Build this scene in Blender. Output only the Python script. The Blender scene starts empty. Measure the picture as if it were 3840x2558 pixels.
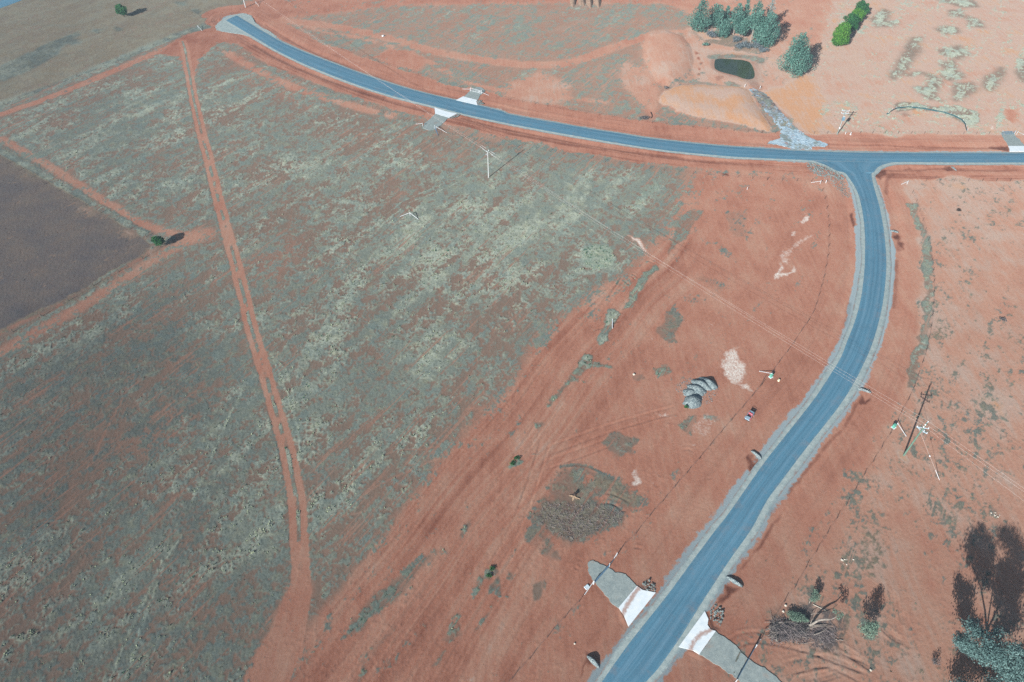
import bpy, bmesh, math, random
import numpy as np
from mathutils import Vector, Matrix
rnd = random.Random(7)
R = math.radians
SC = bpy.context.scene
COL = SC.collection
HC = 120.0                     # flying height of the camera, metres
FPX, PITCH, ROLL = 2620.0, 46.6, -0.2
PW, PH = 3840, 2558

# ------------------------------------------------------------------ camera
p_, r_ = R(PITCH), R(ROLL)
FWD = np.array([0, math.cos(p_), -math.sin(p_)])
RT0 = np.array([1.0, 0, 0]); UP0 = np.cross(RT0, FWD)
RT = RT0*math.cos(r_) + UP0*math.sin(r_); UPV = -RT0*math.sin(r_) + UP0*math.cos(r_)
cd = bpy.data.cameras.new('camera'); cam = bpy.data.objects.new('camera', cd); COL.objects.link(cam)
cd.sensor_width = 36; cd.sensor_fit = 'HORIZONTAL'; cd.lens = FPX/PW*36; cd.clip_end = 20000
cam.matrix_world = Matrix(((RT[0], UPV[0], -FWD[0], 0), (RT[1], UPV[1], -FWD[1], 0), (RT[2], UPV[2], -FWD[2], HC), (0, 0, 0, 1)))
SC.camera = cam

# surveyed positions: picture point -> point on the level ground
def SP(x, y, z=0.0):
    d = FWD*FPX + RT*(x-PW/2) - UPV*(y-PH/2)
    t = (z-HC)/d[2]
    return (d[0]*t, d[1]*t)
OX = (0, 950, 1900, 2840); OY = (0, 640, 1270, 1898)
def K(a, b, *pts): return [SP(OX[a]+x/2.354, OY[b]+y/2.354) for x, y in pts]
def K1(a, b, x, y): return SP(OX[a]+x/2.354, OY[b]+y/2.354)
def DD(*pts): return [SP(x*1.6313, y*1.6313) for x, y in pts]
def S_(*pts): return [SP(x, y) for x, y in pts]
def ZZ(ox, oy, s, *pts): return [SP(ox+x/s, oy+y/s) for x, y in pts]
def hgt(base, top):
    """height of an upright thing from the picture rows of its foot and its top"""
    bx, by = SP(*base)
    lo, hi = 0.0, 60.0
    for _ in range(40):
        h = (lo+hi)/2; d = np.array([bx, by, h-HC]); y = PH/2 - FPX*(d@UPV)/(d@FWD)
        if y > top[1]: lo = h
        else: hi = h
    return lo

# ------------------------------------------------------------------ light
SUN_AZ, SUN_EL = 35.1, 25.6          # heading of the shadows (clockwise from +y) and sun height
w = bpy.data.worlds.new('World'); SC.world = w; w.use_nodes = True
nt = w.node_tree; nt.nodes.clear()
sky = nt.nodes.new('ShaderNodeTexSky'); sky.sky_type = 'NISHITA'; sky.sun_disc = False
sky.sun_elevation = R(SUN_EL); sky.sun_rotation = R(180+SUN_AZ); sky.air_density = 1.0; sky.dust_density = 1.0
bg = nt.nodes.new('ShaderNodeBackground'); bg.inputs[1].default_value = 0.055
wo = nt.nodes.new('ShaderNodeOutputWorld')
nt.links.new(sky.outputs[0], bg.inputs[0]); nt.links.new(bg.outputs[0], wo.inputs[0])
ld = bpy.data.lights.new('sun', 'SUN'); ld.energy = 5.0; ld.angle = R(0.5); ld.color = (1.0, 0.97, 0.93)
so = bpy.data.objects.new('sun', ld); COL.objects.link(so); so.location = (-60, -80, 200)
ldir = Vector((math.sin(R(SUN_AZ))*math.cos(R(SUN_EL)), math.cos(R(SUN_AZ))*math.cos(R(SUN_EL)), -math.sin(R(SUN_EL))))
so.rotation_euler = ldir.to_track_quat('-Z', 'Y').to_euler()
vs = SC.view_settings; vs.view_transform = 'Standard'; vs.look = 'None'; vs.exposure = 0.60; vs.gamma = 1.0
SC.display_settings.display_device = 'sRGB'
SC.render.engine = 'CYCLES'
SC.cycles.max_bounces = 5; SC.cycles.diffuse_bounces = 2; SC.cycles.glossy_bounces = 2; SC.cycles.transparent_max_bounces = 6
SC.cycles.use_denoising = False

# ------------------------------------------------------------------ helpers: materials
def lin(c): c /= 255.0; return c/12.92 if c <= .04045 else ((c+.055)/1.055)**2.4
EXPO = 1.0
def A(r, g, b, k=1.0): return (lin(r)*k, lin(g)*k, lin(b)*k, 1.0)
def mat(name, col, rough=0.8, spec=0.3, metal=0.0, var=0.0, scale=3.0, bump=0.0, bscale=20.0, col2=None):
    m = bpy.data.materials.new(name); m.use_nodes = True
    n = m.node_tree; b = n.nodes['Principled BSDF']
    b.inputs['Base Color'].default_value = col; b.inputs['Roughness'].default_value = rough
    b.inputs['Metallic'].default_value = metal; b.inputs['Specular IOR Level'].default_value = spec
    if var > 0 or col2:
        g = n.nodes.new('ShaderNodeNewGeometry'); t = n.nodes.new('ShaderNodeTexNoise')
        t.inputs['Scale'].default_value = scale; t.inputs['Detail'].default_value = 4; t.inputs['Roughness'].default_value = .65
        n.links.new(g.outputs['Position'], t.inputs['Vector'])
        mx = n.nodes.new('ShaderNodeMix'); mx.data_type = 'RGBA'
        mx.inputs['A'].default_value = tuple(c*(1-var) for c in col[:3]) + (1,)
        mx.inputs['B'].default_value = col2 if col2 else tuple(c*(1+var) for c in col[:3]) + (1,)
        r = n.nodes.new('ShaderNodeMapRange'); r.inputs['From Min'].default_value = .3; r.inputs['From Max'].default_value = .7
        n.links.new(t.outputs['Fac'], r.inputs['Value']); n.links.new(r.outputs['Result'], mx.inputs['Factor'])
        n.links.new(mx.outputs['Result'], b.inputs['Base Color'])
    if bump > 0:
        g = n.nodes.new('ShaderNodeNewGeometry'); t = n.nodes.new('ShaderNodeTexNoise')
        t.inputs['Scale'].default_value = bscale; t.inputs['Detail'].default_value = 3
        n.links.new(g.outputs['Position'], t.inputs['Vector'])
        bp = n.nodes.new('ShaderNodeBump'); bp.inputs['Strength'].default_value = bump; bp.inputs['Distance'].default_value = .1
        n.links.new(t.outputs['Fac'], bp.inputs['Height']); n.links.new(bp.outputs['Normal'], b.inputs['Normal'])
    return m

# ------------------------------------------------------------------ helpers: noise on arrays
def _h(ix, iy, s):
    n = (ix.astype(np.int64)*374761393 + iy.astype(np.int64)*668265263 + s*1442695041) & 0xffffffff
    n = ((n ^ (n >> 13))*1274126177) & 0xffffffff
    return ((n ^ (n >> 16)) & 0xffff).astype(np.float32)/65535.0
def vn(x, y, s=0):
    xi = np.floor(x); yi = np.floor(y); fx = (x-xi).astype(np.float32); fy = (y-yi).astype(np.float32)
    xi = xi.astype(np.int64); yi = yi.astype(np.int64)
    u = fx*fx*(3-2*fx); v = fy*fy*(3-2*fy)
    a = _h(xi, yi, s); b = _h(xi+1, yi, s); c = _h(xi, yi+1, s); d = _h(xi+1, yi+1, s)
    return (a+(b-a)*u)*(1-v) + (c+(d-c)*u)*v
def fbm(x, y, s=0, o=4, g=.55):
    t = 0; a = 1.0; z = 0
    for i in range(o):
        t = t + a*vn(x*2**i + 17.3*i, y*2**i - 9.1*i, s+i*31); z += a; a *= g
    return t/z
def sst(a, b, x):
    t = np.clip((x-a)/(b-a), 0, 1); return t*t*(3-2*t)
def seg_dist(px, py, P, closed=False):
    P = np.asarray(P, np.float32); Q = np.roll(P, -1, 0) if closed else P[1:]; A0 = P if closed else P[:-1]
    best = np.full(px.shape, 1e9, np.float32)
    for (ax, ay), (bx, by) in zip(A0, Q):
        dx, dy = bx-ax, by-ay; L = dx*dx+dy*dy+1e-9
        t = np.clip(((px-ax)*dx + (py-ay)*dy)/L, 0, 1)
        best = np.minimum(best, (px-ax-t*dx)**2 + (py-ay-t*dy)**2)
    return np.sqrt(best)
def inside(px, py, P):
    r = np.zeros(px.shape, bool); n = len(P)
    for i in range(n):
        (x1, y1), (x2, y2) = P[i], P[(i+1) % n]
        if y1 == y2: continue
        r ^= ((y1 > py) != (y2 > py)) & (px < (x2-x1)*(py-y1)/(y2-y1)+x1)
    return r
def smooth_line(P, n=6):
    """Catmull-Rom through the points"""
    P = [np.array(p, float) for p in P]; out = []
    for i in range(len(P)-1):
        p0 = P[max(i-1, 0)]; p1 = P[i]; p2 = P[i+1]; p3 = P[min(i+2, len(P)-1)]
        for k in range(n):
            t = k/n
            out.append(.5*((2*p1)+(-p0+p2)*t+(2*p0-5*p1+4*p2-p3)*t*t+(-p0+3*p1-3*p2+p3)*t**3))
    out.append(P[-1]); return [tuple(o) for o in out]
def resample(P, n):
    P = np.array(P, float); s = np.r_[0, np.cumsum(np.linalg.norm(np.diff(P, axis=0), axis=1))]
    t = np.linspace(0, s[-1], n); return np.c_[np.interp(t, s, P[:, 0]), np.interp(t, s, P[:, 1])]

# ------------------------------------------------------------------ helpers: objects
def obj(name, me, m=None, parent=None, loc=None):
    if isinstance(me, bmesh.types.BMesh):
        bm = me; me = bpy.data.meshes.new(name); bm.to_mesh(me); bm.free()
    o = bpy.data.objects.new(name, me); COL.objects.link(o)
    if m is not None:
        for mm in (m if isinstance(m, (list, tuple)) else [m]): me.materials.append(mm)
    if parent: o.parent = parent
    if loc is not None: o.location = loc
    return o
def tag(o, label=None, cat=None, group=None, kind=None):
    if label: o['label'] = label
    if cat: o['category'] = cat
    if group: o['group'] = group
    if kind: o['kind'] = kind
    return o
def thing(name, label, cat, loc=(0, 0, 0), rz=0.0, group=None):
    o = bpy.data.objects.new(name, None); COL.objects.link(o); o.location = loc; o.rotation_euler = (0, 0, rz)
    o.empty_display_size = .3
    return tag(o, label, cat, group)
def np_mesh(name, V, F, smooth=True):
    """mesh from arrays; F is an (n,3) or (n,4) index array"""
    V = np.asarray(V, np.float32); F = np.asarray(F, np.int32); k = F.shape[1]
    me = bpy.data.meshes.new(name)
    me.vertices.add(len(V)); me.vertices.foreach_set('co', V.ravel())
    me.loops.add(F.size); me.loops.foreach_set('vertex_index', F.ravel())
    me.polygons.add(len(F)); me.polygons.foreach_set('loop_start', np.arange(0, F.size, k, dtype=np.int32))
    me.polygons.foreach_set('use_smooth', np.full(len(F), smooth))
    me.update(calc_edges=True)
    return me
def attr(me, name, arr):
    arr = np.asarray(arr, np.float32)
    if arr.ndim == 1:
        a = me.attributes.new(name, 'FLOAT', 'POINT'); a.data.foreach_set('value', arr)
    else:
        a = me.attributes.new(name, 'FLOAT_COLOR', 'POINT'); a.data.foreach_set('color', arr.ravel())
def box(bm, c, s, rot=None):
    r = bmesh.ops.create_cube(bm, size=1.0); M = Matrix.Translation(c) @ (rot.to_4x4() if rot else Matrix.Identity(4)) @ Matrix.Diagonal((s[0], s[1], s[2], 1))
    bmesh.ops.transform(bm, matrix=M, verts=r['verts']); return r['verts']
def cyl(bm, a, b, r1, r2=None, n=8, caps=True):
    a = Vector(a); b = Vector(b); d = b-a; r2 = r1 if r2 is None else r2
    r = bmesh.ops.create_cone(bm, cap_ends=caps, segments=n, radius1=r1, radius2=r2, depth=d.length)
    q = Vector((0, 0, 1)).rotation_difference(d.normalized())
    bmesh.ops.transform(bm, matrix=Matrix.Translation((a+b)/2) @ q.to_matrix().to_4x4(), verts=r['verts']); return r['verts']
def tube(bm, pts, rad, n=6):
    """tapered tube through points; rad is a number or a list"""
    pts = [Vector(p) for p in pts]; rings = []
    for i, p in enumerate(pts):
        d = (pts[min(i+1, len(pts)-1)]-pts[max(i-1, 0)]).normalized()
        s = d.cross(Vector((0, 0, 1))); s = s.normalized() if s.length > 1e-3 else Vector((1, 0, 0)); t = s.cross(d)
        r = rad[i] if isinstance(rad, (list, tuple)) else rad
        rings.append([bm.verts.new(p + s*math.cos(2*math.pi*k/n)*r + t*math.sin(2*math.pi*k/n)*r) for k in range(n)])
    for a, b in zip(rings, rings[1:]):
        for k in range(n): bm.faces.new((a[k], a[(k+1) % n], b[(k+1) % n], b[k]))
    bm.faces.new(rings[0][::-1]); bm.faces.new(rings[-1])
def dup(root, loc, rz=None, label=None):
    r = root.copy(); COL.objects.link(r); r.location = loc
    if rz is not None: r.rotation_euler = (0, 0, rz)
    if label: r['label'] = label
    for ch in list(root.children):
        c = ch.copy(); COL.objects.link(c); c.parent = r
        for g in ch.children:
            d = g.copy(); COL.objects.link(d); d.parent = c
    return r

# ------------------------------------------------------------------ surveyed lines of the roads
MAIN_N = K(0,0,(2090,138)) + K(1,0,(200,345),(400,440),(600,520),(800,595),(1000,668),(1200,735),(1400,795),(1600,845),(1800,890),(2000,935),(2200,985)) + \
         K(2,0,(0,1005),(200,1045),(400,1080),(600,1115),(800,1150),(1000,1180),(1200,1215),(1400,1240),(1600,1262),(1800,1282),(2000,1297),(2354,1318)) + \
         K(3,0,(300,1330),(700,1345),(1200,1352),(1800,1354),(2354,1355),(3200,1357),(4200,1359))
MAIN_S = K(0,0,(1995,182)) + K(1,0,(0,325),(200,445),(400,545),(600,630),(800,708),(1000,780),(1200,842),(1400,893),(1600,942),(1800,994),(2000,1040),(2200,1082)) + \
         K(2,0,(0,1090),(200,1128),(400,1165),(600,1200),(800,1235),(1000,1268),(1200,1300),(1400,1328),(1600,1350),(1800,1368),(2000,1385),(2354,1403)) + \
         K(3,0,(200,1406),(400,1413),(500,1420),(800,1428),(1200,1434),(1400,1433),(1800,1437),(2354,1437),(3200,1441),(4200,1444))
BR_W = K(3,0,(500,1424),(600,1458),(700,1510)) + K(3,1,(770,20),(815,75),(860,145),(895,225),(918,320),(935,420),(945,520),(950,640),(949,760),(944,880),(932,1000),(918,1100),(898,1200),(870,1300),(835,1400),(795,1500)) + \
       K(3,2,(735,170),(640,325),(540,480),(440,615),(345,735),(260,842),(130,1005),(0,1180)) + K(2,3,(1960,65),(1850,205),(1640,485),(1420,785),(1130,1150),(985,1345),(840,1554),(700,1760),(560,1980))
BR_E = K(3,0,(1200,1436),(1120,1452),(1060,1482),(1025,1525)) + K(3,1,(1010,15),(1010,60),(1022,120),(1047,210),(1076,310),(1098,420),(1115,520),(1128,640),(1137,760),(1138,860),(1132,960),(1120,1080),(1105,1180),(1085,1280),(1060,1380),(1030,1480)) + \
       K(3,2,(1020,30),(985,120),(935,230),(870,360),(800,480),(720,600),(620,730),(500,880),(360,1060),(200,1275),(85,1430)) + K(2,3,(2160,205),(1990,445),(1805,725),(1665,945),(1525,1170),(1340,1430),(1230,1554),(1090,1760),(960,1980))
def mid(a, b, n=160): return (resample(a, n)+resample(b, n))/2
GQ = 1.0
HAZE = .00032
SOIL = [(0.0, A(142,90,72,.8)), (.35, A(169,119,99,.8)), (.6, A(176,136,116,.8)), (.8, A(175,152,138,.8)), (1.0, A(182,140,108,.8))]
LITTER = A(120,108,96,.78)
GRASS = [(0.0, A(136,144,132,.82)), (.4, A(110,116,110,.76)), (.7, A(134,121,102,.78)), (.85, A(122,106,97,.76)), (1.0, A(100,92,95,.74))]  # cool dark mid stop also carries the painted vignette of the left field
PALE = A(184,192,174,.86); BLUEG = A(114,138,138,.78); STRAW = A(164,160,126,.8); DARKG = A(72,84,82,.74); GREEN = A(76,122,98,.78)
LIME = A(218,219,212,.9); GRAV1 = A(128,150,158,.78); GRAV2 = A(160,180,186,.78)
ASPH1 = A(76,122,146,.84); ASPH2 = A(94,148,174,.84); ASPH3 = A(126,164,186,.84); ASPH4 = A(140,168,176,.76)
SHOULD1 = A(156,174,174,.8); SHOULD2 = A(192,204,200,.8); DRIVE1 = A(146,160,160,.8); DRIVE2 = A(178,190,186,.8)
CONC1 = A(220,234,240,.92); CONC2 = A(240,247,250,.95)
# ================================================================== the ground: one sheet, finer inside the surveyed area
NX, NY = int(1620*GQ), int(1000*GQ)
yr = [14.0]
ys_ = np.cumsum(np.r_[0, np.linspace(.17, .52, NY)]); ys_ = 18 + ys_/ys_[-1]*(345-18)
back = np.array([-2500, -1200, -600, -300, -150, -80, -40, -20, -8, 0, 5, 9, 12, 14, 16.0])
fwd_ = 345 + np.cumsum(3*1.28**np.arange(24))
yy = np.r_[back, ys_, fwd_]
uf = np.linspace(-1, 1, NX)
ue = np.array([1.02, 1.05, 1.1, 1.2, 1.35, 1.6, 2, 3, 4.5, 6])
uu = np.r_[-ue[::-1], uf, ue]
wy = np.maximum(1.21*.7328*(.687*np.maximum(yy, 0)+87.2), 60)
GX = (wy[:, None]*uu[None, :]).astype(np.float32); GY = np.repeat(yy[:, None], len(uu), 1).astype(np.float32)
gx, gy = GX.ravel(), GY.ravel(); NV = gx.size
fine = (np.abs(gx) < 300) & (gy > 14) & (gy < 360)
FI = np.nonzero(fine)[0]
fx, fy = gx[FI], gy[FI]
# ragged borders: the lookup position wanders by a metre or so
wob1 = (fbm(fx/7, fy/7, 1, 3)-.5)*3.0 + (fbm(fx/1.3, fy/1.3, 2, 2)-.5)*1.1
wob2 = (fbm(fx/7, fy/7, 5, 3)-.5)*3.0 + (fbm(fx/1.3, fy/1.3, 6, 2)-.5)*1.1
qx, qy = fx+wob1, fy+wob2
L = {k: np.full(FI.size, v, np.float32) for k, v in dict(g=.40, h=.5, gr=.25, dk=0, pl=0, gv=0, tr=0, gn=0, rough=.5, ds=0).items()}
def _box(P, m):
    P = np.asarray(P); return np.nonzero((qx > P[:, 0].min()-m) & (qx < P[:, 0].max()+m) & (qy > P[:, 1].min()-m) & (qy < P[:, 1].max()+m))[0]
def poly(P, soft=.8, k=1.0, sharp=False, **vals):
    i = _box(P, soft*2+1)
    if not len(i): return
    x, y = (fx[i], fy[i]) if sharp else (qx[i], qy[i])
    d = seg_dist(x, y, P, True); d = np.where(inside(x, y, P), d, -d)
    m = sst(-soft, soft, d)*k
    for n, v in vals.items(): L[n][i] += (v-L[n][i])*m
def line(P, hw, soft=.5, k=1.0, sharp=False, breaks=0.0, sm=True, **vals):
    if sm: P = smooth_line(P, 4)
    i = _box(P, hw+soft*2+1)
    if not len(i): return
    x, y = (fx[i], fy[i]) if sharp else (fx[i]+.35*wob1[i], fy[i]+.35*wob2[i])
    m = (1-sst(hw-soft, hw+soft, seg_dist(x, y, P)))*k
    if breaks: m = m*sst(breaks-.15, breaks+.15, fbm(x/4, y/4, 77, 3))
    for n, v in vals.items(): L[n][i] += (v-L[n][i])*m
def blob(p, r, ar=1.0, **kw):
    a0 = rnd.random()*6.28
    poly([(p[0]+math.cos(a)*r*ar, p[1]+math.sin(a)*r) for a in np.linspace(0, 6.28, 11)[:-1]], **kw)

POND0 = K(2,0,(1834,560),(1845,520),(1895,512),(1990,518),(2080,525),(2145,545),(2175,590),(2190,640),(2185,680),(2150,695),(2095,690),(2030,665),(1950,645),(1880,625),(1840,600))
# --- the paddocks
FIELD = DD((-90,262),(400,120),(520,105),(600,140),(700,190),(850,245),(960,285),(1060,330),(1200,350),(1400,385),(1610,405),(1550,520),(1480,560),(1440,640),(1330,690),(1270,760),(1210,830),(1180,900),(1100,960),(1020,1050),(940,1160),(860,1270),(790,1370),(715,1480),(590,1640),(-120,1760))
BARE = DD((1600,395),(1900,395),(1970,450),(1990,600),(1950,750),(1850,930),(1700,1110),(1500,1350),(1330,1700),(570,1700),(715,1480),(860,1270),(1020,1050),(1180,900),(1270,760),(1440,640),(1550,520))
NE = DD((1900,-40),(2600,-60),(2600,335),(1890,335),(1830,250),(1800,170),(1830,110),(1880,90))
EAST = DD((2010,395),(2600,390),(2700,1750),(1560,1750),(1870,1200),(2000,1000),(2070,850),(2100,600))
NW = DD((-120,-60),(560,-60),(555,8),(500,55),(250,148),(0,244),(-120,280))
PADDOCK = DD((-90,280),(0,335),(100,395),(250,480),(352,548),(362,560),(330,590),(200,660),(0,765),(-90,800))
poly(FIELD, 7.0, g=.65, gr=.12, h=.5)
poly(BARE, 6.0, g=.05, h=.36, rough=.6)
NEM = np.zeros(FI.size, np.float32); _i = _box(NE, 2); NEM[_i] = inside(qx[_i], qy[_i], NE)
poly(NE, 5.0, g=.18, gr=.0, h=.78)
poly(EAST, 3.0, g=.12, gr=.5, h=.64)
poly(DD((2090,330),(2600,300),(2600,450),(2090,450)), 6, h=.78)
poly(DD((2140,1000),(2600,1000),(2600,1700),(1750,1700),(1900,1380),(2060,1180)), 8, h=.58, g=.12)
poly(DD((1640,960),(2060,900),(1980,1080),(1700,1600),(1500,1600)), 5, h=.42)
poly(NW, .8, g=.93, gr=.70, h=.6)
poly(PADDOCK, .9, g=.95, gr=.92, h=.5)
poly(DD((1300,1560),(1500,1250),(1700,1250),(2060,1180),(2300,1180),(2500,1700),(1250,1700)), 9, dk=.16)  # lower right soil painted darker, imitating corner falloff of the lens
# field: pale and dark quarters; left grass tone partly darkened to imitate lens falloff
poly(DD((760,330),(1050,360),(1440,420),(1380,560),(1150,720),(900,700),(700,500)), 14, g=.80, gr=.06)
poly(DD((0,330),(330,500),(500,520),(470,200),(250,190)), 10, g=.78, gr=.2)
poly(DD((-50,880),(430,640),(560,900),(300,1120),(-50,1300)), 14, g=.60, gr=.42)
poly(DD((600,700),(900,560),(1050,800),(860,1000),(640,940)), 10, g=.72, gr=.18)
poly(DD((-60,1250),(600,1050),(640,1400),(560,1600),(-60,1600)), 14, g=.74, gr=.34)
poly(DD((710,1000),(900,900),(1000,1000),(760,1380),(715,1380)), 8, g=.66)
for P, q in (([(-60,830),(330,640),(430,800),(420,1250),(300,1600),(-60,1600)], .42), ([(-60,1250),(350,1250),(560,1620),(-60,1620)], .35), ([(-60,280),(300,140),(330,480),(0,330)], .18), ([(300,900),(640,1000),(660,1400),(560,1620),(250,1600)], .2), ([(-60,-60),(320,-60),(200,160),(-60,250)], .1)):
    poly(DD(*P), 16, dk=q)  # darker grass at left, deepened in colour to stand in for lens vignette
for P in ([(500,1180),(640,1080),(650,1250),(520,1330)], [(200,1330),(330,1210),(380,1290),(240,1420)], [(830,570),(960,480),(1090,520),(1000,640)], [(1120,560),(1250,480),(1280,560),(1180,650)], [(740,1180),(830,1130),(850,1200),(760,1280)], [(900,800),(1040,740),(1060,840),(960,930)], [(650,380),(760,330),(800,430),(690,470)]):
    poly(DD(*P), 7, g=.86, gr=.05)
for P in ([(560,600),(680,520),(720,560),(620,700)], [(1050,900),(1140,820),(1160,860),(1080,940)], [(980,330),(1100,350),(1060,390),(960,370)], [(880,440),(960,400),(980,440),(900,490)], [(250,1020),(420,920),(450,960),(300,1080)], [(690,1300),(900,1080),(920,1110),(720,1380)], [(520,130),(640,190),(760,250),(700,260),(560,200)]):
    poly(DD(*P), 6, g=.46, h=.45)
# --- north of the main road
poly(DD((600,0),(1500,-40),(1780,-40),(1560,90),(1480,180),(1480,300),(1300,280),(1000,200),(700,110)), 4, g=.42, gr=.12, h=.56)
poly(DD((540,25),(600,-10),(760,-40),(1600,-60),(1580,8),(1300,5),(900,14),(760,30),(650,42)), 3, g=.10, h=.3)
poly(DD((1540,10),(1800,-50),(1930,-50),(1890,90),(1830,170),(1780,110),(1600,40)), 3, g=.06, h=.5)
poly(K(1,0,(1060,500),(1200,430),(1400,450),(1550,530),(1460,610),(1250,590)), 1.2, g=.04, h=.36)
poly(K(2,0,(0,760),(300,640),(560,740),(520,860),(300,930),(0,900)), 3, g=.06, h=.6)
poly(K(2,0,(1000,560),(1250,600),(1340,800),(1300,1050),(1150,900),(1020,700)), 2, g=.14, h=.6)
line(DD((640,45),(760,60),(880,84),(1000,118),(1140,142),(1260,150),(1340,135),(1420,105),(1500,82),(1600,72)), 2.4, 1.4, .95, breaks=.25, g=.03, h=.45)
line(DD((560,0),(700,60),(840,90),(960,130),(1080,190),(1200,215),(1400,235)), 1.2, 1.2, .7, breaks=.4, g=.05, h=.5)
line(DD((520,120),(650,190),(800,240),(900,265)), 2.0, 1.5, .9, breaks=.35, g=.08, h=.5)
# the dam: spoil banks, batters, litter under the trees
poly(K(2,0,(1600,240),(1900,230),(2400,200),(2560,500),(2400,780),(2200,800),(1700,740),(1600,560)), 1.5, g=.08, h=.7)
poly(K(2,0,(1200,400),(1260,300),(1400,270),(1550,330),(1620,420),(1645,540),(1610,650),(1520,740),(1420,750),(1330,720),(1260,600),(1215,500)), 3.5, g=.0, h=.64, rough=.1)
poly(K(2,0,(1340,880),(1400,800),(1550,757),(1750,760),(2050,772),(2130,800),(2180,900),(2330,1110),(2310,1160),(2000,1090),(1700,1040),(1500,990),(1380,930)), .6, g=.0, h=.90, rough=.1)
poly(K(3,0,(30,800),(200,760),(280,700),(420,660),(580,690),(600,900),(520,1100),(560,1230),(420,1180),(290,1060),(180,920)), 2, g=.0, h=.93, rough=.2)
poly(K(3,0,(-60,520),(60,500),(200,560),(250,690),(150,760),(0,780),(-80,700)), 1.2, g=.12, h=.78, gr=.3)
poly(S_((2590,118),(2700,120),(2880,170),(2860,200),(2760,190),(2650,165)), 2, g=.55, gr=.75, h=.75)
poly(S_((2610,120),(2660,125),(2700,145),(2640,150)), 1, g=.0, h=.85, pl=.15)
poly(S_((2680,165),(2760,176),(2740,185),(2660,180)), 1, g=.0, h=.62)
poly(K(2,0,(1780,480),(1850,450),(2100,470),(2250,500),(2260,700),(2200,760),(2000,700),(1850,640),(1800,560)), 1.2, g=.0, h=.8, dk=.25)
poly(K(2,0,(1840,500),(1900,490),(2160,510),(2200,560),(2200,700),(2100,700),(1950,660),(1830,600)), .8, g=.0, dk=.55, h=.8)
poly(K(2,0,(2100,700),(2190,700),(2250,760),(2240,800),(2180,790)), .8, dk=.6, g=0)
poly(K(2,0,(1840,680),(1900,660),(1920,690),(1870,715)), .5, dk=.5)
poly(K(2,0,(1520,730),(1650,700),(1900,750),(2060,770),(1900,760),(1700,745)), .8, g=.5, gr=.1, h=.75)
poly(K(2,0,(1920,730),(2010,720),(2060,760),(1980,765)), .8, g=.6, gr=.05)
for q in ((1690,470),(1700,520),(1715,560),(1705,610),(1700,660)): blob(K1(2,0,*q), 1.0, .6, soft=.5, dk=.35, h=.1)
poly(S_((2670,200),(2700,205),(2840,215),(2860,235),(2700,222)), 1, g=.4, gr=.1, h=.8, dk=.1)
# north-east patches
for P in ([(1010,170),(1120,90),(1160,110),(1130,190),(1230,200),(1180,235),(1060,235)], [(1600,260),(1660,235),(1750,250),(1760,285),(1660,300)], [(1290,500),(1390,340),(1450,330),(1430,420),(1340,560),(1200,700),(1180,680)], [(1620,450),(1800,410),(1860,480),(1780,520),(1650,490)], [(1640,570),(1720,540),(1740,620),(1810,680),(1700,700),(1640,670)], [(1320,660),(1460,650),(1520,690),(1520,770),(1420,780),(1480,860),(1600,880),(1560,830),(1620,720),(1560,680),(1400,640)], [(1780,740),(1900,740),(1940,780),(1840,860),(1760,880)], [(2010,740),(2100,640),(2150,600),(2140,700),(2060,800)], [(2290,650),(2354,520),(2400,600),(2354,720)], [(1620,0),(1900,0),(1960,60),(1800,60)], [(1700,100),(1800,95),(1800,150),(1720,140)], [(1870,150),(1960,190),(1980,240),(1880,230)]):
    poly(K(3,0,*P), 3.5, g=.88, gr=-.2, ds=.95)
poly(K(3,0,(1220,930),(1320,900),(1560,950),(1760,930),(1960,1010),(1960,1090),(1840,1110),(1780,1060),(1600,980),(1440,970),(1240,990)), 1, g=.85, gr=-.1, ds=.9)
poly(K(3,0,(1280,1010),(1330,1000),(1350,1030),(1310,1045)), .6, dk=.55)
poly(K(3,0,(2180,960),(2290,960),(2240,1080),(2170,1040)), 1.5, h=.35, g=0)
line(POND0+[POND0[0]], 1.3, .8, .9, sharp=True, dk=.5, h=.7, g=0)
line(S_((2670,214),(2740,210),(2830,216),(2850,232)), 1.6, 1.2, .8, g=.7, gr=.2, dk=.15)
# --- old fence line and the notch paddock
line(DD((-60,283),(120,222),(250,168),(400,105),(500,66)), 1.9, .9, .95, g=.10, h=.42, gr=.4)
line(DD((-60,262),(120,202),(250,148),(400,86),(500,48)), 2.4, 2.0, .8, gr=.25, dk=.12, g=.95)
poly(K(0,0,(1580,500),(1400,470),(1640,310),(1750,270),(1900,240),(2100,300),(2400,400),(2400,530),(2100,385),(1900,375),(1800,480),(1725,620),(1700,690),(1630,640)), 1.2, g=.03, h=.22)
poly(K(0,0,(2180,90),(2354,20),(2500,0),(2600,60),(2500,130),(2354,200),(2300,190),(2240,150)), 1.5, g=.03, h=.24)
line(DD((-60,285),(100,375),(250,468),(340,520),(440,545)), 1.7, 1.2, .92, g=.2, h=.5)
line(DD((-60,845),(100,755),(250,665),(350,600),(445,548)), 2.2, 1.5, .92, g=.24, h=.52)
line(DD((440,545),(470,540)), 3.5, 2, .8, g=.15, h=.5)
line(DD((-60,318),(100,402),(250,487),(355,556)), 1.1, .6, 1, g=.9, gr=.3, dk=.1)
line(DD((-60,795),(100,718),(250,640),(345,580)), .9, .6, 1, g=.35, gr=.7, dk=.25, h=.3)
line(DD((60,715),(120,700),(190,660),(230,640)), 2.2, 1.6, .9, dk=.3, g=.95, breaks=.4)
for P in ([(640,300),(800,330),(830,380),(680,360)], [(1070,540),(1160,520),(1180,600),(1080,600)], [(1270,740),(1330,670),(1380,690),(1330,760)]):
    poly(K(0,1,*P), 2, g=.35, h=.85)
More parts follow.
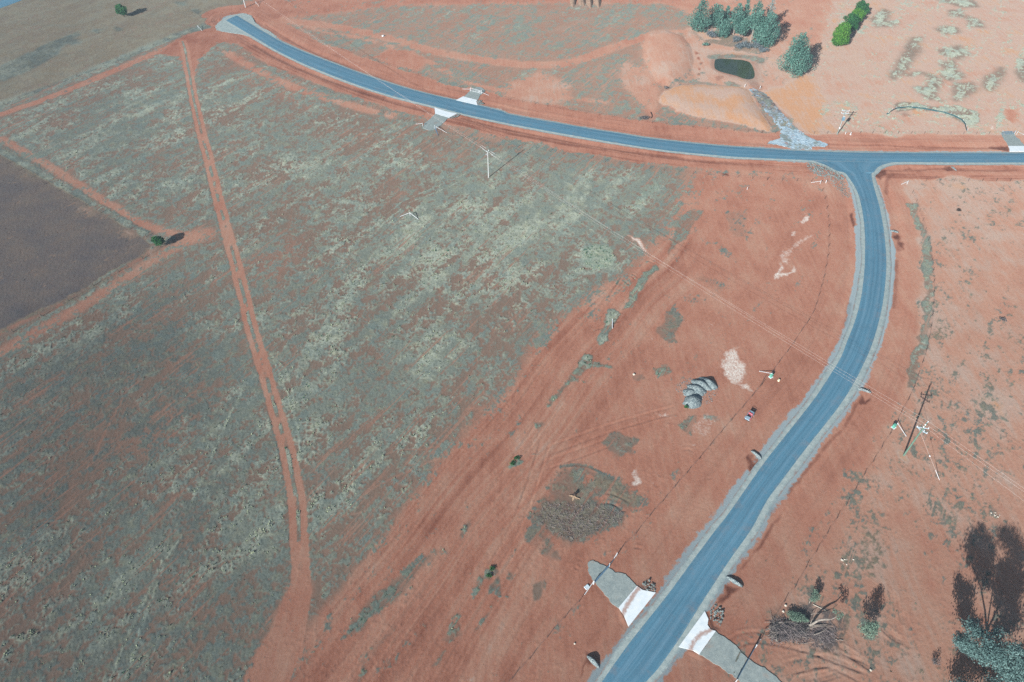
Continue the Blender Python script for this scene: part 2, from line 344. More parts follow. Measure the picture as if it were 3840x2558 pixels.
for P in ([(0,600),(150,520),(330,440),(500,360),(670,290),(690,310),(560,400),(400,540),(200,640),(60,700),(0,690)], [(600,380),(680,355),(700,380),(640,400)], [(810,270),(860,270),(850,290)], [(1040,240),(1080,250),(1060,265)], [(1570,20),(1630,20),(1610,45)], [(1680,90),(1750,95),(1740,120)]):
    poly(K(0,0,*P), 2.5, gr=.15, dk=.85, g=.97)
# --- verges of the new roads
NSM, SSM = resample(MAIN_N, 120), resample(MAIN_S, 120)
CW, CE = resample(BR_W, 100), resample(BR_E, 100)
CEN_M = mid(MAIN_N, MAIN_S, 120); CEN_B = mid(BR_W, BR_E, 100)
ch = CEN_B[-1]+(CEN_B[-1]-CEN_B[-6])*6; CEN_B2 = np.r_[CEN_B, [ch]]
dM = seg_dist(fx+.25*wob1, fy+.25*wob2, CEN_M); dB = seg_dist(fx+.25*wob1, fy+.25*wob2, CEN_B2)
dM0 = seg_dist(fx, fy, CEN_M); dB0 = seg_dist(fx, fy, CEN_B2)
iM = np.interp(fx, CEN_M[:, 0], CEN_M[:, 1]); north = fy > iM
lowf = fbm(fx/9, fy/9, 40, 3)
wid = np.where(north, 13.6, 11.2) + (lowf-.5)*5
mM = 1-sst(wid-.8, wid+.8, dM); mB = 1-sst(10.7+(lowf-.5)*4, 12.3+(lowf-.5)*4, dB)
mV = np.maximum(mM, mB)
for n, v in dict(g=.01, gr=.3, rough=.35).items(): L[n] += (v-L[n])*mV
L['h'] += ((.30+.25*sst(100, 260, fx)*1.0) - L['h'])*mM*.85
L['h'] += ((.40+.0*fx) - L['h'])*mB*.8
# graded streaks along the drains
sM = fbm(dM0*1.6, (fx*.06+3), 61, 3); sB = fbm(dB0*1.6, fy*.05, 62, 3)
L['dk'] += mM*.30*sst(.52, .72, sM)*sst(4.2, 6, dM0); L['h'] -= mM*.22*sst(.5, .7, sM)*(~north)
L['dk'] += mB*.16*sst(.55, .75, sB)*sst(4.5, 6, dB0)
# gravel that spilled off the shoulders
spill = np.minimum(dM, dB) + (fbm(fx/.8, fy/.8, 55, 3, .65)-.5)*1.3
gw = np.where(dB0 < dM0, 4.55, 3.9)
L['gv'] = np.maximum(L['gv'], (1-sst(gw-.7, gw+.8, spill))*.85)
for P, a, b, hw in (([(1090,420),(1150,560),(1190,720),(1190,860),(1180,1000),(1150,1180),(1110,1380),(1080,1500)], 3, 1, .7), ([(880,500),(900,640),(890,800),(880,960),(860,1120),(820,1250)], 3, 1, .9)):
    line(K(a, b, *P), hw, .5, .9, gv=.95, g=0)
# damp, dark streaks in the drains
for a, b, P, hw in ((3,0,[(620,1275),(850,1278),(1100,1282),(1400,1290),(1700,1300),(2050,1308),(2220,1310)],.35), (3,0,[(1050,1500),(1250,1505),(1480,1500)],.5), (3,0,[(1650,1490),(1780,1500),(2300,1500)],.4), (3,1,[(1350,-20),(1210,25),(1150,80),(1135,200)],.5), (3,1,[(1240,600),(1250,640),(1235,690)],.6), (3,1,[(1235,790),(1225,880),(1225,960),(1215,1080),(1200,1200)],.5), (3,1,[(820,1180),(800,1300),(765,1370)],.5),
        (3,2,[(880,570),(820,680),(760,790),(660,900),(500,1090),(330,1280),(200,1450),(120,1554)],.3), (3,3,[(270,10),(180,130),(90,250),(0,380)],.22), (2,3,[(2354,160),(2200,380),(2080,570)],.22), (1,0,[(100,215),(400,400),(700,540),(900,620)],.3), (2,0,[(400,1090),(800,1145),(1050,1180)],.25), (1,0,[(0,395),(300,570),(600,690),(900,800),(1150,860)],.7), (1,0,[(1850,1040),(2100,1110),(2354,1165)],.6), (2,0,[(0,1180),(500,1270),(1000,1330),(1500,1385)],.6)):
    line(K(a, b, *P), hw, hw*.8, .55, breaks=.3, dk=.85, h=.1)
for a, b, P in ((3,2,[(890,490),(960,545),(985,515),(1000,545),(960,572),(900,570)]), (2,2,[(2100,1100),(2140,1010),(2160,1030),(2145,1070),(2200,1060),(2205,1105),(2110,1150)]), (2,3,[(645,1490),(690,1320),(735,1370),(770,1420),(690,1400)]), (2,3,[(1880,860),(1940,760),(1960,680),(2060,720),(2080,735),(2000,770),(1950,830)]), (3,1,[(1030,10),(1140,-5),(1140,40),(1090,70),(1030,45)]), (3,1,[(1185,560),(1260,555),(1255,590),(1200,600)]), (3,1,[(1225,620),(1260,620),(1240,680)]), (3,1,[(825,370),(850,370),(880,480),(850,500)]), (3,0,[(2050,1305),(2130,1290),(2215,1295),(2215,1335),(2100,1325)]), (3,0,[(1655,1490),(1720,1475),(1760,1500),(1700,1515)]), (2,3,[(1760,950),(1790,1000),(1800,1080),(1760,1060)]), (2,0,[(1860,1525),(1950,1530),(1940,1550)]), (1,3,[(0,0),(0,1),(1,0)])):
    poly(K(a, b, *P), .4, 1, dk=1.0, h=.05, gv=0, g=0)
# --- farm tracks
TRACK = smooth_line(DD((420,95),(428,130),(450,250),(480,370),(510,490),(545,620),(580,760),(610,860),(640,960),(665,1060),(683,1160),(688,1250),(692,1350),(680,1440),(645,1530),(590,1640)), 6)
_i = _box(TRACK, 5); _d = seg_dist(fx[_i]+.12*wob1[_i], fy[_i]+.12*wob2[_i], TRACK)
_w = 1.55+.15*sst(100, 60, fy[_i])+.8*sst(48, 38, fy[_i])
_m = 1-sst(_w-.35, _w+.35, _d); L['g'][_i] += (.015-L['g'][_i])*_m; L['h'][_i] += (.47-L['h'][_i])*_m; L['tr'][_i] = np.maximum(L['tr'][_i], _m)
_mm = (1-sst(.22, .55, _d))*sst(.34, .52, fbm(fx[_i]/3, fy[_i]/5, 91, 3))*sst(36, 60, fy[_i]); L['g'][_i] += (.8-L['g'][_i])*_mm; L['gr'][_i] += (.1-L['gr'][_i])*_mm
line(K(1,3,(0,1600),(140,1330),(300,1040),(400,760)), 2.4, 1, .9, g=.03, h=.45)
# thin pads worn by stock, and old wheel lines in the grass
for a, b, P in ((0,2,[(1145,200),(1140,290),(1125,400),(1030,640),(950,790),(860,980),(790,1110),(760,1260)]), (0,3,[(2354,350),(2000,490),(1780,580),(1500,680),(1240,780)]), (0,3,[(2000,760),(1740,1050),(1500,1280),(1340,1430)]), (1,1,[(820,1250),(960,1300),(1010,1325)]), (1,2,[(1590,90),(1700,170),(1830,240)]), (1,2,[(980,340),(1200,380),(1440,445)]), (1,2,[(2000,440),(2150,560),(2060,620),(1870,620)]), (1,2,[(440,1180),(640,1160),(1100,1030),(1300,980),(1560,960),(1900,910),(2200,880)]), (1,3,[(500,310),(700,140),(1000,40)]), (1,3,[(820,690),(1000,460),(1180,240),(1500,20)]), (1,2,[(750,1554),(1100,1290),(1400,1150),(1700,1030),(1950,860),(2250,520)]), (1,2,[(1595,1010),(1600,1200),(1500,1340)]), (2,1,[(20,1250),(50,1420)]), (2,1,[(75,1260),(95,1350),(160,1200)]), (0,3,[(200,1270),(420,1320),(600,1160),(900,880)])):
    line(K(a, b, *P), .2, .2, .6, breaks=.36, g=.25, h=.6)
for a, b, P in ((1,1,[(1900,20),(1500,190),(1300,290),(1000,550),(800,800)]), (1,1,[(1930,60),(1530,220),(1330,320),(1030,580)]), (1,1,[(1150,620),(1000,820),(780,1190),(600,1554)]), (0,3,[(1500,380),(1400,600),(1200,1000),(1000,1500)]), (0,3,[(1600,260),(1450,560),(1280,1000),(1120,1500)]), (0,2,[(2150,450),(1950,850),(1830,1150),(1700,1400)]), (1,2,[(160,160),(290,430),(380,700),(400,1000)]), (1,2,[(150,130),(330,360),(370,600)]), (2,1,[(40,40),(300,210),(600,420),(900,640)])):
    line(K(a, b, *P), .28, .25, .85, breaks=.2, gr=.0, g=.9, h=.7, ds=.8)
# --- patches inside the bare strip
def gp(a, b, g, *P, soft=.5, **kw): poly(K(a, b, *P), soft, g=g, **kw)
gp(2,1,.97,(670,760),(700,690),(780,650),(860,670),(930,710),(945,780),(900,860),(800,880),(720,850), gn=.35, gr=.0)
gp(2,1,.85,(1090,330),(1290,80),(1370,100),(1330,160),(1120,360), gn=.15)
gp(2,1,.5,(1430,720),(1500,460),(1620,340),(1740,350),(1700,420),(1560,620),(1440,740), gn=.1)
gp(2,1,.62,(1320,330),(1400,340),(1560,280),(1550,340),(1440,460),(1400,370), gn=.1)
gp(2,1,.7,(1240,500),(1300,480),(1350,510),(1310,540),(1260,530))
gp(2,1,.85,(1290,830),(1340,860),(1180,1060),(1100,1200),(1020,1230),(1090,1060), gn=.3)
gp(2,1,.85,(860,1240),(940,1210),(1010,1260),(980,1310),(900,1420),(880,1500),(800,1530),(775,1480),(850,1360), gn=.1)
gp(2,1,.5,(1340,1440),(1410,1230),(1470,1180),(1520,1290),(1480,1500),(1400,1530), gr=.55)
for P in ([(1850,650),(1930,660),(2040,790),(2090,840),(1900,720)], [(1640,940),(1740,920),(1960,1040),(1880,1070),(1680,980)], [(1500,1120),(1600,1100),(1800,1160),(1700,1180)], [(1900,350),(2120,340),(2120,600),(2000,600),(1950,480)]): gp(2,1,.34,*P, soft=1.5, gr=.4)
gp(2,2,.8,(680,155),(740,160),(760,210),(920,250),(900,265),(760,260),(700,280),(620,340),(580,330),(600,270), gn=.3)
gp(2,2,.6,(580,340),(620,350),(480,500),(420,590),(370,595),(380,560),(460,470), gn=.55)
gp(2,2,.6,(1280,270),(1340,230),(1400,240),(1430,290),(1360,330),(1300,310), gn=.5)
gp(2,2,.45,(1120,330),(1240,330),(1255,380),(1160,400), gr=.4)
gp(2,2,.65,(265,720),(330,700),(370,740),(310,780), gn=.45)
gp(2,2,.6,(860,930),(960,840),(1070,870),(1200,890),(1150,980),(1060,1030),(1010,1060),(930,1000), gr=.5)
gp(2,2,.6,(1490,760),(1680,660),(1700,700),(1610,840),(1540,800), gn=.2, gr=.3)
gp(2,2,.62,(1820,710),(1860,690),(1900,720),(1860,745))
gp(2,2,.5,(370,1300),(480,1140),(640,1110),(830,1160),(1050,1300),(1160,1400),(1160,1470),(1050,1500),(900,1400),(850,1360),(800,1400),(760,1580),(250,1580),(300,1480),(380,1420), gr=.68, ds=.2, dk=.12, soft=1.8)
gp(2,2,.1,(650,1210),(760,1200),(780,1260),(700,1290),(630,1290))
gp(2,2,.75,(560,1150),(640,1170),(640,1260),(570,1270), gr=.15)
line(K(2,2,(830,1180),(860,1260),(850,1350)), .3, .3, .9, g=.9, dk=.2)
line(K(2,2,(470,1135),(600,1115),(740,1135),(860,1190),(1000,1290)), .25, .2, .9, g=.9, dk=.35)
gp(2,3,.78,(260,100),(340,-20),(840,-20),(1000,40),(1030,70),(1000,140),(860,180),(780,240),(560,320),(420,250),(290,170), gr=.72, dk=.28, soft=1.8, ds=.25)
gp(2,3,.55,(170,270),(200,180),(320,190),(330,250),(480,390),(500,470),(440,480),(330,450),(200,340), gr=.55, soft=.8)
for P in ([(30,560),(70,600),(60,640),(20,620)], [(150,590),(190,600),(170,620)], [(210,680),(330,660),(340,800),(280,840),(240,780)], [(50,810),(110,820),(70,870)], [(160,800),(220,820),(180,840)], [(-70,620),(-20,700),(0,810),(-60,790),(-120,780),(-130,700)], [(330,670),(390,670),(370,720),(335,720)]): gp(2,3,.6,*P, gr=.5, gn=.1)
gp(1,3,0.74,(1960,790),(1990,700),(2090,560),(2150,490),(2170,560),(2100,640),(2000,730), gn=.5)
gp(1,3,0.54,(800,1150),(1050,810),(1300,590),(1500,440),(1680,330),(1720,380),(1500,600),(1300,850),(900,1130), gn=.2, gr=.4, soft=1)
gp(1,3,0.59,(1820,270),(1840,180),(1900,110),(1940,100),(1900,260),(1850,310), gn=.25)
gp(1,3,0.50,(850,1554),(1050,1250),(1240,1120),(1300,1060),(1340,1060),(1050,1350),(900,1600), gn=.3, soft=1)
gp(1,3,0.48,(1640,1190),(1700,1080),(1830,920),(1850,1100),(1750,1200), gn=.35)
gp(1,3,0.50,(1550,1430),(1640,1300),(1700,1260),(1600,1430), gn=.3)
gp(1,3,0.44,(1960,1080),(2060,990),(2130,890),(2120,980),(2000,1120), gn=.1)
gp(2,2,.65,(0,1130),(60,1070),(120,1040),(130,1080),(40,1140), gn=.5)
gp(2,2,.5,(0,1050),(60,1010),(50,1040),(0,1065), gn=.5)
gp(2,2,.9,(1760,680),(1860,690),(1840,720),(1790,720), gr=.1)
# the two ragged edges of the bare strip
for q in ((1540,330,60),(1700,560,80),(980,720,70),(1100,900,60)): pass
# red, scraped lines along the strip
for P, hw in (([(600,1600),(860,1290),(1000,1120),(1150,950),(1250,820),(1400,660)], 1.6), ([(760,1600),(960,1340),(1080,1180),(1220,980)], 1.0), ([(900,1600),(1060,1380),(1180,1190),(1250,1000),(1320,900)], 1.4), ([(1050,1600),(1180,1400),(1240,1250)], 1.2)):
    line(DD(*P), hw, hw, .5, h=.58, g=.02)
for P, hw in (([(700,1600),(900,1330),(1060,1120),(1200,930)], .8), ([(850,1600),(1040,1350),(1160,1170),(1230,1040)], .8), ([(980,1600),(1110,1400),(1190,1290)], .7), ([(1150,1600),(1210,1460),(1300,1380)], 1.0), ([(1540,560),(1420,760),(1330,860)], 1.2)):
    line(DD(*P), hw, hw, .35, h=.15, dk=.08)
poly(K(3,3,(60,960),(280,880),(560,880),(760,980),(780,1160),(680,1290),(400,1270),(140,1180)), 1.5, dk=.4, gr=.8, g=.35)
# --- east paddock
for P in ([(1330,290),(1390,290),(1430,430),(1500,560),(1540,700),(1540,900),(1560,1080),(1530,1300),(1510,1560),(1430,1560),(1470,1280),(1490,1080),(1470,850),(1440,600),(1360,420)],): gp(3,1,.66,*P, gr=.12, gn=.12)
gp(3,2,.74,(1440,-10),(1510,-10),(1440,250),(1385,445),(1330,445),(1340,380),(1400,120), gr=.15, gn=.12)
for a, b, P in ((3,1,[(2040,720),(2090,680),(2100,760),(2020,860),(1980,1100),(1920,1110),(1960,880)]), (3,1,[(2340,680),(2380,640),(2380,1000),(2250,1100),(2280,900)]), (3,1,[(1860,1190),(1980,1160),(1990,1380),(1860,1554),(1800,1554),(1870,1330)]), (3,1,[(2200,1240),(2400,1100),(2400,1554),(2120,1554),(2180,1330)]), (3,1,[(1560,1310),(1700,1400),(1650,1500),(1540,1480)]), (3,1,[(2100,330),(2240,300),(2280,380),(2140,400)]), (3,1,[(1720,700),(1790,690),(1790,740),(1720,750)]), (3,2,[(2110,0),(2400,0),(2400,120),(2120,150)]), (3,2,[(2070,180),(2180,190),(2120,260),(2070,270)]), (3,2,[(2040,360),(2130,320),(2130,420),(2050,450)]), (3,2,[(1740,200),(1820,200),(1880,280),(1760,260)]), (3,2,[(1180,1110),(1420,1190),(1520,1280),(1400,1290),(1230,1230)]), (3,2,[(1960,1470),(2180,1480),(2240,1600),(2000,1600)]), (3,3,[(900,80),(1060,60),(1100,260),(1080,700),(960,700),(940,300)]), (3,3,[(700,430),(860,450),(930,560),(820,600),(720,520)]), (3,3,[(1420,960),(1540,980),(1520,1080),(1430,1060)]), (3,3,[(1450,1130),(1700,1200),(1760,1400),(1700,1600),(1300,1600),(1330,1330)])):
    gp(a, b, .17, *P, gr=.7, dk=.14, soft=3.0)
gp(3,2,.0,(1225,1020),(1300,1000),(1345,1090),(1310,1120),(1240,1080), h=.85)
gp(3,3,.3,(380,860),(560,850),(780,1000),(780,1180),(700,1300),(480,1300),(120,1160),(250,930), gr=.9, dk=.1, soft=1)
gp(3,3,.4,(2030,20),(2130,30),(2160,90),(2110,120),(2040,80), gr=.5)
# long wheel lines down the bare strip
LANE = DD((560,1700),(700,1490),(860,1270),(1020,1050),(1180,900),(1300,740),(1460,590),(1560,560),(1500,720),(1400,850),(1300,1000),(1250,1250),(1180,1450),(1120,1700))
_i = _box(BARE, 2); _x, _y = fx[_i], fy[_i]; _m = inside(qx[_i], qy[_i], BARE)*1.0; _d = seg_dist(_x, _y, LANE, True); _l = np.where(inside(_x, _y, LANE), 1, np.clip(1-_d/12, .25, 1))*_m
_ac = _x*math.cos(R(33.8))-_y*math.sin(R(33.8)); _al = _x*math.sin(R(33.8))+_y*math.cos(R(33.8)); _ac = _ac+1.5*(fbm(_x/30, _y/30, 43, 2)-.5)*4
_s1 = fbm(_ac/.7, _al/50, 44, 3, .6); _s2 = fbm(_ac/1.8, _al/70, 45, 3, .6); _s3 = fbm(_ac/.45, _al/26, 46, 2, .6)
L['h'][_i] += _l*((_s2-.5)*.55+(_s1-.5)*.38); L['dk'][_i] += _l*(.15*sst(.57, .72, _s3)+.12*sst(.55, .7, _s1)); L['pl'][_i] += _l*.10*sst(.55, .72, _s2)
LANE_S = np.zeros(FI.size, np.float32); LANE_S[_i] = _l*(_s3-.5)
# --- pale lime, gravel and litter
for a, b, P, k in ((2,1,[(1065,575),(1100,585),(1150,600),(1190,640),(1218,712),(1190,712),(1150,660),(1110,625)],.9), (3,1,[(415,378),(462,400),(400,460),(372,445)],1), (3,1,[(290,565),(315,535),(335,545),(330,580),(295,585)],.8), (3,1,[(125,960),(200,810),(230,830),(200,900),(300,890),(330,830),(345,880),(300,912),(190,935)],1), (3,1,[(200,810),(230,720),(300,660),(350,620),(430,570),(520,555),(440,605),(340,680),(275,750),(300,830),(250,810)],.6), (2,2,[(1880,230),(1930,150),(1990,90),(2030,110),(2060,200),(2115,230),(2090,330),(2060,400),(1990,390),(1910,300)],.9), (2,2,[(1990,380),(2060,420),(2100,400),(2140,420),(2160,475),(2080,460)],.9), (2,2,[(1960,120),(2040,50),(2080,60),(2010,130)],.5), (2,2,[(1300,690),(1400,675),(1480,750),(1420,720)],.7), (2,2,[(1590,790),(1780,640),(1900,700),(1830,850),(1740,880),(1640,830)],.42), (2,2,[(1620,930),(1660,920),(1660,945),(1630,945)],.7), (2,2,[(1090,1270),(1130,1160),(1160,1165),(1195,1270),(1140,1312)],.85), (2,2,[(1140,1160),(1170,1100),(1185,1120),(1165,1170)],.6), (2,2,[(1265,1290),(1315,1275),(1305,1322)],.6), (2,2,[(1200,1200),(1235,1230),(1230,1245)],.5), (1,3,[(1890,1440),(1920,1500),(1985,1420),(1930,1560),(1905,1540)],.5), (2,1,[(1255,1490),(1290,1488),(1280,1520)],.7), (2,1,[(1785,1345),(1815,1340),(1812,1370)],.7), (2,3,[(320,1480),(380,1490),(405,1510),(330,1500)],.6), (3,1,[(1655,370),(1715,370),(1700,390)],.5), (3,1,[(1790,380),(1950,430),(1880,425)],.5), (3,0,[(2070,1150),(2100,1120),(2120,1120),(2110,1155)],.8), (3,0,[(560,1085),(700,1070),(710,1110),(600,1110)],.35), (3,2,[(60,330),(140,320),(170,350),(60,350)],.45), (3,2,[(1160,780),(1200,710),(1210,740),(1180,800)],.5), (1,0,[(2070,955),(2200,965),(2180,985),(2110,980)],.7)):
    poly(K(a, b, *P), .8, k, pl=.86, g=0)

# --- clumping of the dry grass: drifts along the old plough lines, tussocks, thatch
ca, sa = math.cos(R(33.5)), math.sin(R(33.5))
al = fx*sa + fy*ca; ac = fx*ca - fy*sa
drift = fbm(ac/3.0, al/14.0, 11, 4, .6); big = fbm(fx/22, fy/22, 12, 3); clump = fbm(fx/1.5, fy/1.5, 13, 3, .6); fineN = fbm(fx/.42, fy/.42, 14, 2, .7)
furrow = fbm(ac/.55, al/9.0, 19, 3, .6)
inF = (gy[FI] > 0)
cn = .24*drift + .13*big + .30*clump + .24*fineN + .09*furrow
cn = (cn-cn.mean())/cn.std()                       # about N(0,1)
zth = np.interp(L['g'], [0, .02, .1, .25, .4, .5, .6, .75, .9, 1.0], [4.5, 2.6, 1.45, .75, .28, 0, -.25, -.7, -1.5, -3.0])
GR = sst(-1.0, 1.35, cn-zth)
def nrm(a): return (a-a.mean())/a.std()
lush = nrm(.42*fbm(ac/3.4, al/12.0, 31, 3, .55) + .34*fbm(fx/1.9, fy/1.9, 32, 3, .6) + .22*fbm(fx/16, fy/16, 33, 3) + .12*fineN)
dens = .85*sst(-.6, 2.9, lush+(L['g']-.72)*4)*(L['g'] > .3)*np.clip(1.25-1.5*L['gr'], 0, 1)      # thick, pale tussocks
dens = np.maximum(dens, L['gn']*.8*GR)
dens = np.maximum(dens, .75*NEM*(.5+fineN))
dens = np.maximum(dens, L['ds']*sst(.42, .62, fbm(fx/.9, fy/.9, 38, 3, .65)))
scr = sst(.60, .74, fbm(ac/.42, al/12.0, 35, 3, .6))*sst(.45, .62, fbm(fx/18, fy/18, 36, 3)+.1*(L['g'] < .7))*(L['g'] < .9)*(1-NEM)
GR = GR*(1-.75*scr)
# --- relief
DRIVES = [K(2,3,(1150,705),(1100,650),(1045,605),(960,585),(935,560),(895,545),(830,510),(760,480),(712,500),(720,570),(755,645),(830,740),(880,800),(930,860),(990,895)),
          K(2,3,(1845,1105),(1920,1160),(2000,1215),(2070,1290),(2130,1340),(2213,1395),(2300,1445),(2400,1530),(2480,1600),(2600,1720),(2260,1760),(2060,1554),(1985,1490),(1850,1400),(1700,1310)),
          ZZ(1700,300,14.256,(560,900),(700,770),(820,660),(900,590),(940,540),(1000,500),(1090,480),(1180,430),(1260,400),(1400,375),(1500,400),(1560,440),(1640,530),(1690,600),(1560,740),(1430,830),(1370,960),(1280,1075)),
          K(1,0,(1606,1005),(1726,1040),(1650,1112),(1590,1145),(1545,1150),(1500,1130),(1510,1090),(1560,1050)),
          ZZ(3700,470,14.257,(770,400),(850,330),(1100,320),(1300,340),(1440,390),(1500,430),(1500,520),(1600,650),(1750,750),(1880,930),(2000,1060),(2120,1115),(1150,1115),(1080,940),(960,800),(850,650),(790,500))]
APRONS = [K(2,3,(1150,705),(1198,742),(1315,765),(1075,1065),(1037,968),(988,897)), K(2,3,(1748,928),(1780,1000),(1772,1050),(1800,1090),(1845,1105),(1700,1310),(1650,1277),(1518,1243)),
          ZZ(1700,300,14.256,(145,1085),(540,880),(585,912),(1280,1080),(1232,1150),(1290,1360)), K(1,0,(1600,950),(1700,985),(1797,1005),(1726,1042),(1605,1005)), ZZ(3700,470,14.257,(1150,1118),(2600,1122),(2750,1260),(2750,1402),(1215,1402),(1215,1235))]
CHANNEL = K(2,0,(2140,785),(2180,780),(2250,810),(2300,840),(2354,905)) + K(3,0,(160,930),(185,955),(230,1010),(300,1080),(380,1160),(430,1195),(480,1220),(615,1270),(610,1298),(490,1290),(470,1318),(340,1314),(290,1310),(200,1280),(90,1268),(95,1250),(200,1225),(207,1180),(180,1110),(110,1020)) + K(2,0,(2300,1000),(2240,920),(2180,840))
dd_ = np.minimum(dM0, dB0); flat = np.clip((dd_-4.6)/1.2, 0, 1)
rel = GR*(.02 + .24*clump*dens + .12*(fineN-.4)) + (1-GR)*.05*(fineN-.5)*L['rough']*2 + .05*(furrow-.5)
hard = np.zeros(FI.size, np.float32)
for P in DRIVES+APRONS+[CHANNEL]:
    i = _box(P, 2); d = np.where(inside(fx[i], fy[i], P), 9, seg_dist(fx[i], fy[i], P, True)); hard[i] = np.maximum(hard[i], 1-sst(.2, .9, d))
rel = rel*(1-.75*L['tr'])*(1-.6*L['gv'])
Z = np.zeros(NV, np.float32)
def bump_poly(P, h, w):
    P = np.asarray(P); i = np.nonzero((fx > P[:, 0].min()-1) & (fx < P[:, 0].max()+1) & (fy > P[:, 1].min()-1) & (fy < P[:, 1].max()+1))[0]
    d = np.where(inside(fx[i], fy[i], P), seg_dist(fx[i], fy[i], P, True), 0); t = np.clip(d/w, 0, 1)
    z = np.zeros(FI.size, np.float32); z[i] = h*(1-(1-t)**2); return z
M1 = K(2,0,(1190,400),(1250,300),(1400,262),(1560,322),(1632,420),(1655,540),(1620,660),(1530,750),(1420,760),(1330,730),(1250,600),(1205,500))
M2 = K(2,0,(1330,880),(1390,800),(1550,750),(1750,752),(2050,765),(2135,795),(2190,900),(2345,1110),(2320,1170),(2000,1090),(1700,1050),(1500,1000),(1370,930))
POND = K(2,0,(1834,560),(1845,520),(1895,512),(1990,518),(2080,525),(2145,545),(2175,590),(2190,640),(2185,680),(2150,695),(2095,690),(2030,665),(1950,645),(1880,625),(1840,600))
base = bump_poly(M1, 1.7, 8) + bump_poly(M2, 1.3, 7)
pd = seg_dist(fx, fy, POND, True); pin = inside(fx, fy, POND)
base = np.where(pin, -.25-np.clip(pd*.3, 0, 1.2), np.where(pd < 5, -.25*np.clip(1-pd/1.5, 0, 1)**1, 0)+base*np.clip(pd/3, 0, 1))
swale = -.28*np.exp(-((dM0-6.2)/1.3)**2) - .26*np.exp(-((dB0-6.4)/1.2)**2)
# wheel ruts and scraped windrows in the bare strip
ruts = np.zeros(FI.size, np.float32)
def rut(P, off=(0,), amp=.10, wd=.22, bead=0.0):
    P = smooth_line(P, 5); i = _box(P, 4)
    d = seg_dist(fx[i]+.05*wob1[i], fy[i]+.05*wob2[i], P); z = 0
    for o_ in off: z = z - amp*np.exp(-((d-o_)/wd)**2) + .6*amp*np.exp(-((d-o_-.45)/.2)**2)
    e0, e1 = P[0], P[-1]; z = z*sst(.8, 2.6, np.minimum(np.hypot(fx[i]-e0[0], fy[i]-e0[1]), np.hypot(fx[i]-e1[0], fy[i]-e1[1])))
    ruts[i] += z*(.5+fbm(fx[i]/1.5, fy[i]/1.5, 71, 2))
for P in ([(620,1590),(880,1290),(1010,1120),(1160,950),(1260,820)], [(800,1590),(990,1330),(1110,1170),(1240,980)], [(930,1590),(1080,1390),(1190,1200),(1255,1010)], [(1000,1590),(1120,1400),(1215,1240)], [(1180,930),(1320,760),(1430,640),(1480,580)], [(1230,860),(1330,770),(1440,640)], [(1180,1060),(1300,900),(1390,790),(1470,680)], [(1250,1040),(1400,985),(1560,940)], [(1240,1075),(1420,1010)], [(860,1590),(1050,1330)], [(1150,1590),(1290,1390)], [(1660,1560),(1700,1470),(1830,1480),(2000,1540)], [(1800,1540),(1900,1520),(2000,1568)]):
    rut(DD(*P), (.9,), .09)
for P in ([(1000,910),(1100,930),(1180,1000)], [(1030,900),(1120,920),(1190,980)], [(990,930),(1060,990),(1130,1040)], [(1120,1020),(1180,1080),(1160,1100)], [(1180,780),(1290,810),(1330,850)], [(1060,1300),(900,1360),(700,1440)], [(600,1420),(680,1340),(780,1230)], [(560,1440),(640,1370),(740,1260)], [(880,1140),(980,1000),(1030,900)], [(700,220),(820,180),(900,110)], [(740,210),(850,160),(920,130)], [(230,590),(300,540),(380,540)]):
    rut(K(2,1,*P), (0,), .16, .25)
for P in ([(800,1390),(900,1365),(1040,1420),(1130,1490)], [(760,1480),(900,1450),(1000,1500),(1060,1554)], [(470,1135),(600,1115),(740,1135),(860,1190)], [(1520,1010),(1600,975),(1700,1020)], [(1720,1250),(1800,1230),(1850,1190)]):
    rut(K(2,2,*P), (0,), .12, .22)
for P in ([(580,470),(610,540),(700,590)], [(600,470),(650,520),(710,530)], [(640,480),(700,500),(750,560)], [(560,440),(640,470),(720,480)], [(1050,370),(1180,370),(1240,420)]):
    rut(K(2,3,*P), (0,), .16, .2)
for P in ([(260,1270),(330,1290),(500,1260)], [(300,1554),(600,1500),(800,1440)], [(620,1180),(800,1290),(1000,1420),(1100,1500)], [(1060,1000),(1200,1150),(1400,1230)], [(1190,700),(1210,850),(1200,960)], [(1300,860),(1290,980),(1340,1100)]):
    rut(K(3,3,*P), (0, .5), .12, .25)
clod = np.clip(fbm(fx/.8, fy/.8, 81, 3, .65)-.60, 0, 1)*1.1*(1-GR)*sst(.3, .8, fbm(fx/10, fy/10, 82, 2))*L['rough']
zf = base + flat*(rel+ruts+clod*.5+.11*LANE_S) + swale*np.clip((dd_-4.2), 0, 1) - .05*(1-np.clip((dd_-4.0)/.6, 0, 1))
zf = zf*(1-hard)-.03*hard
Z[FI] = zf
dfar = np.nonzero(~fine)[0]
Z[dfar] = -.05
def put(name, d):
    a = np.full(NV, d, np.float32); a[FI] = L[name]; return a
full = np.full(NV, .45, np.float32); full[FI] = GR
dn = np.full(NV, .3, np.float32); dn[FI] = dens
rowN, colN = len(yy), len(uu)
idx = np.arange(NV, dtype=np.int32).reshape(rowN, colN)
quads = np.stack([idx[:-1, :-1], idx[:-1, 1:], idx[1:, 1:], idx[1:, :-1]], -1).reshape(-1, 4)
gme = np_mesh('ground', np.c_[gx, gy, Z], quads)
lt = np.full(NV, .6, np.float32); lt[FI] = sst(.16, .62, L['g'])*(1-.5*scr)
attr(gme, 'litter', lt)
attr(gme, 'cover', np.c_[full, put('gr', .3), dn, put('gn', 0)])
attr(gme, 'soil', np.c_[put('h', .5), put('pl', 0), np.clip(put('dk', 0), 0, 1), np.clip(put('gv', 0), 0, 1)])
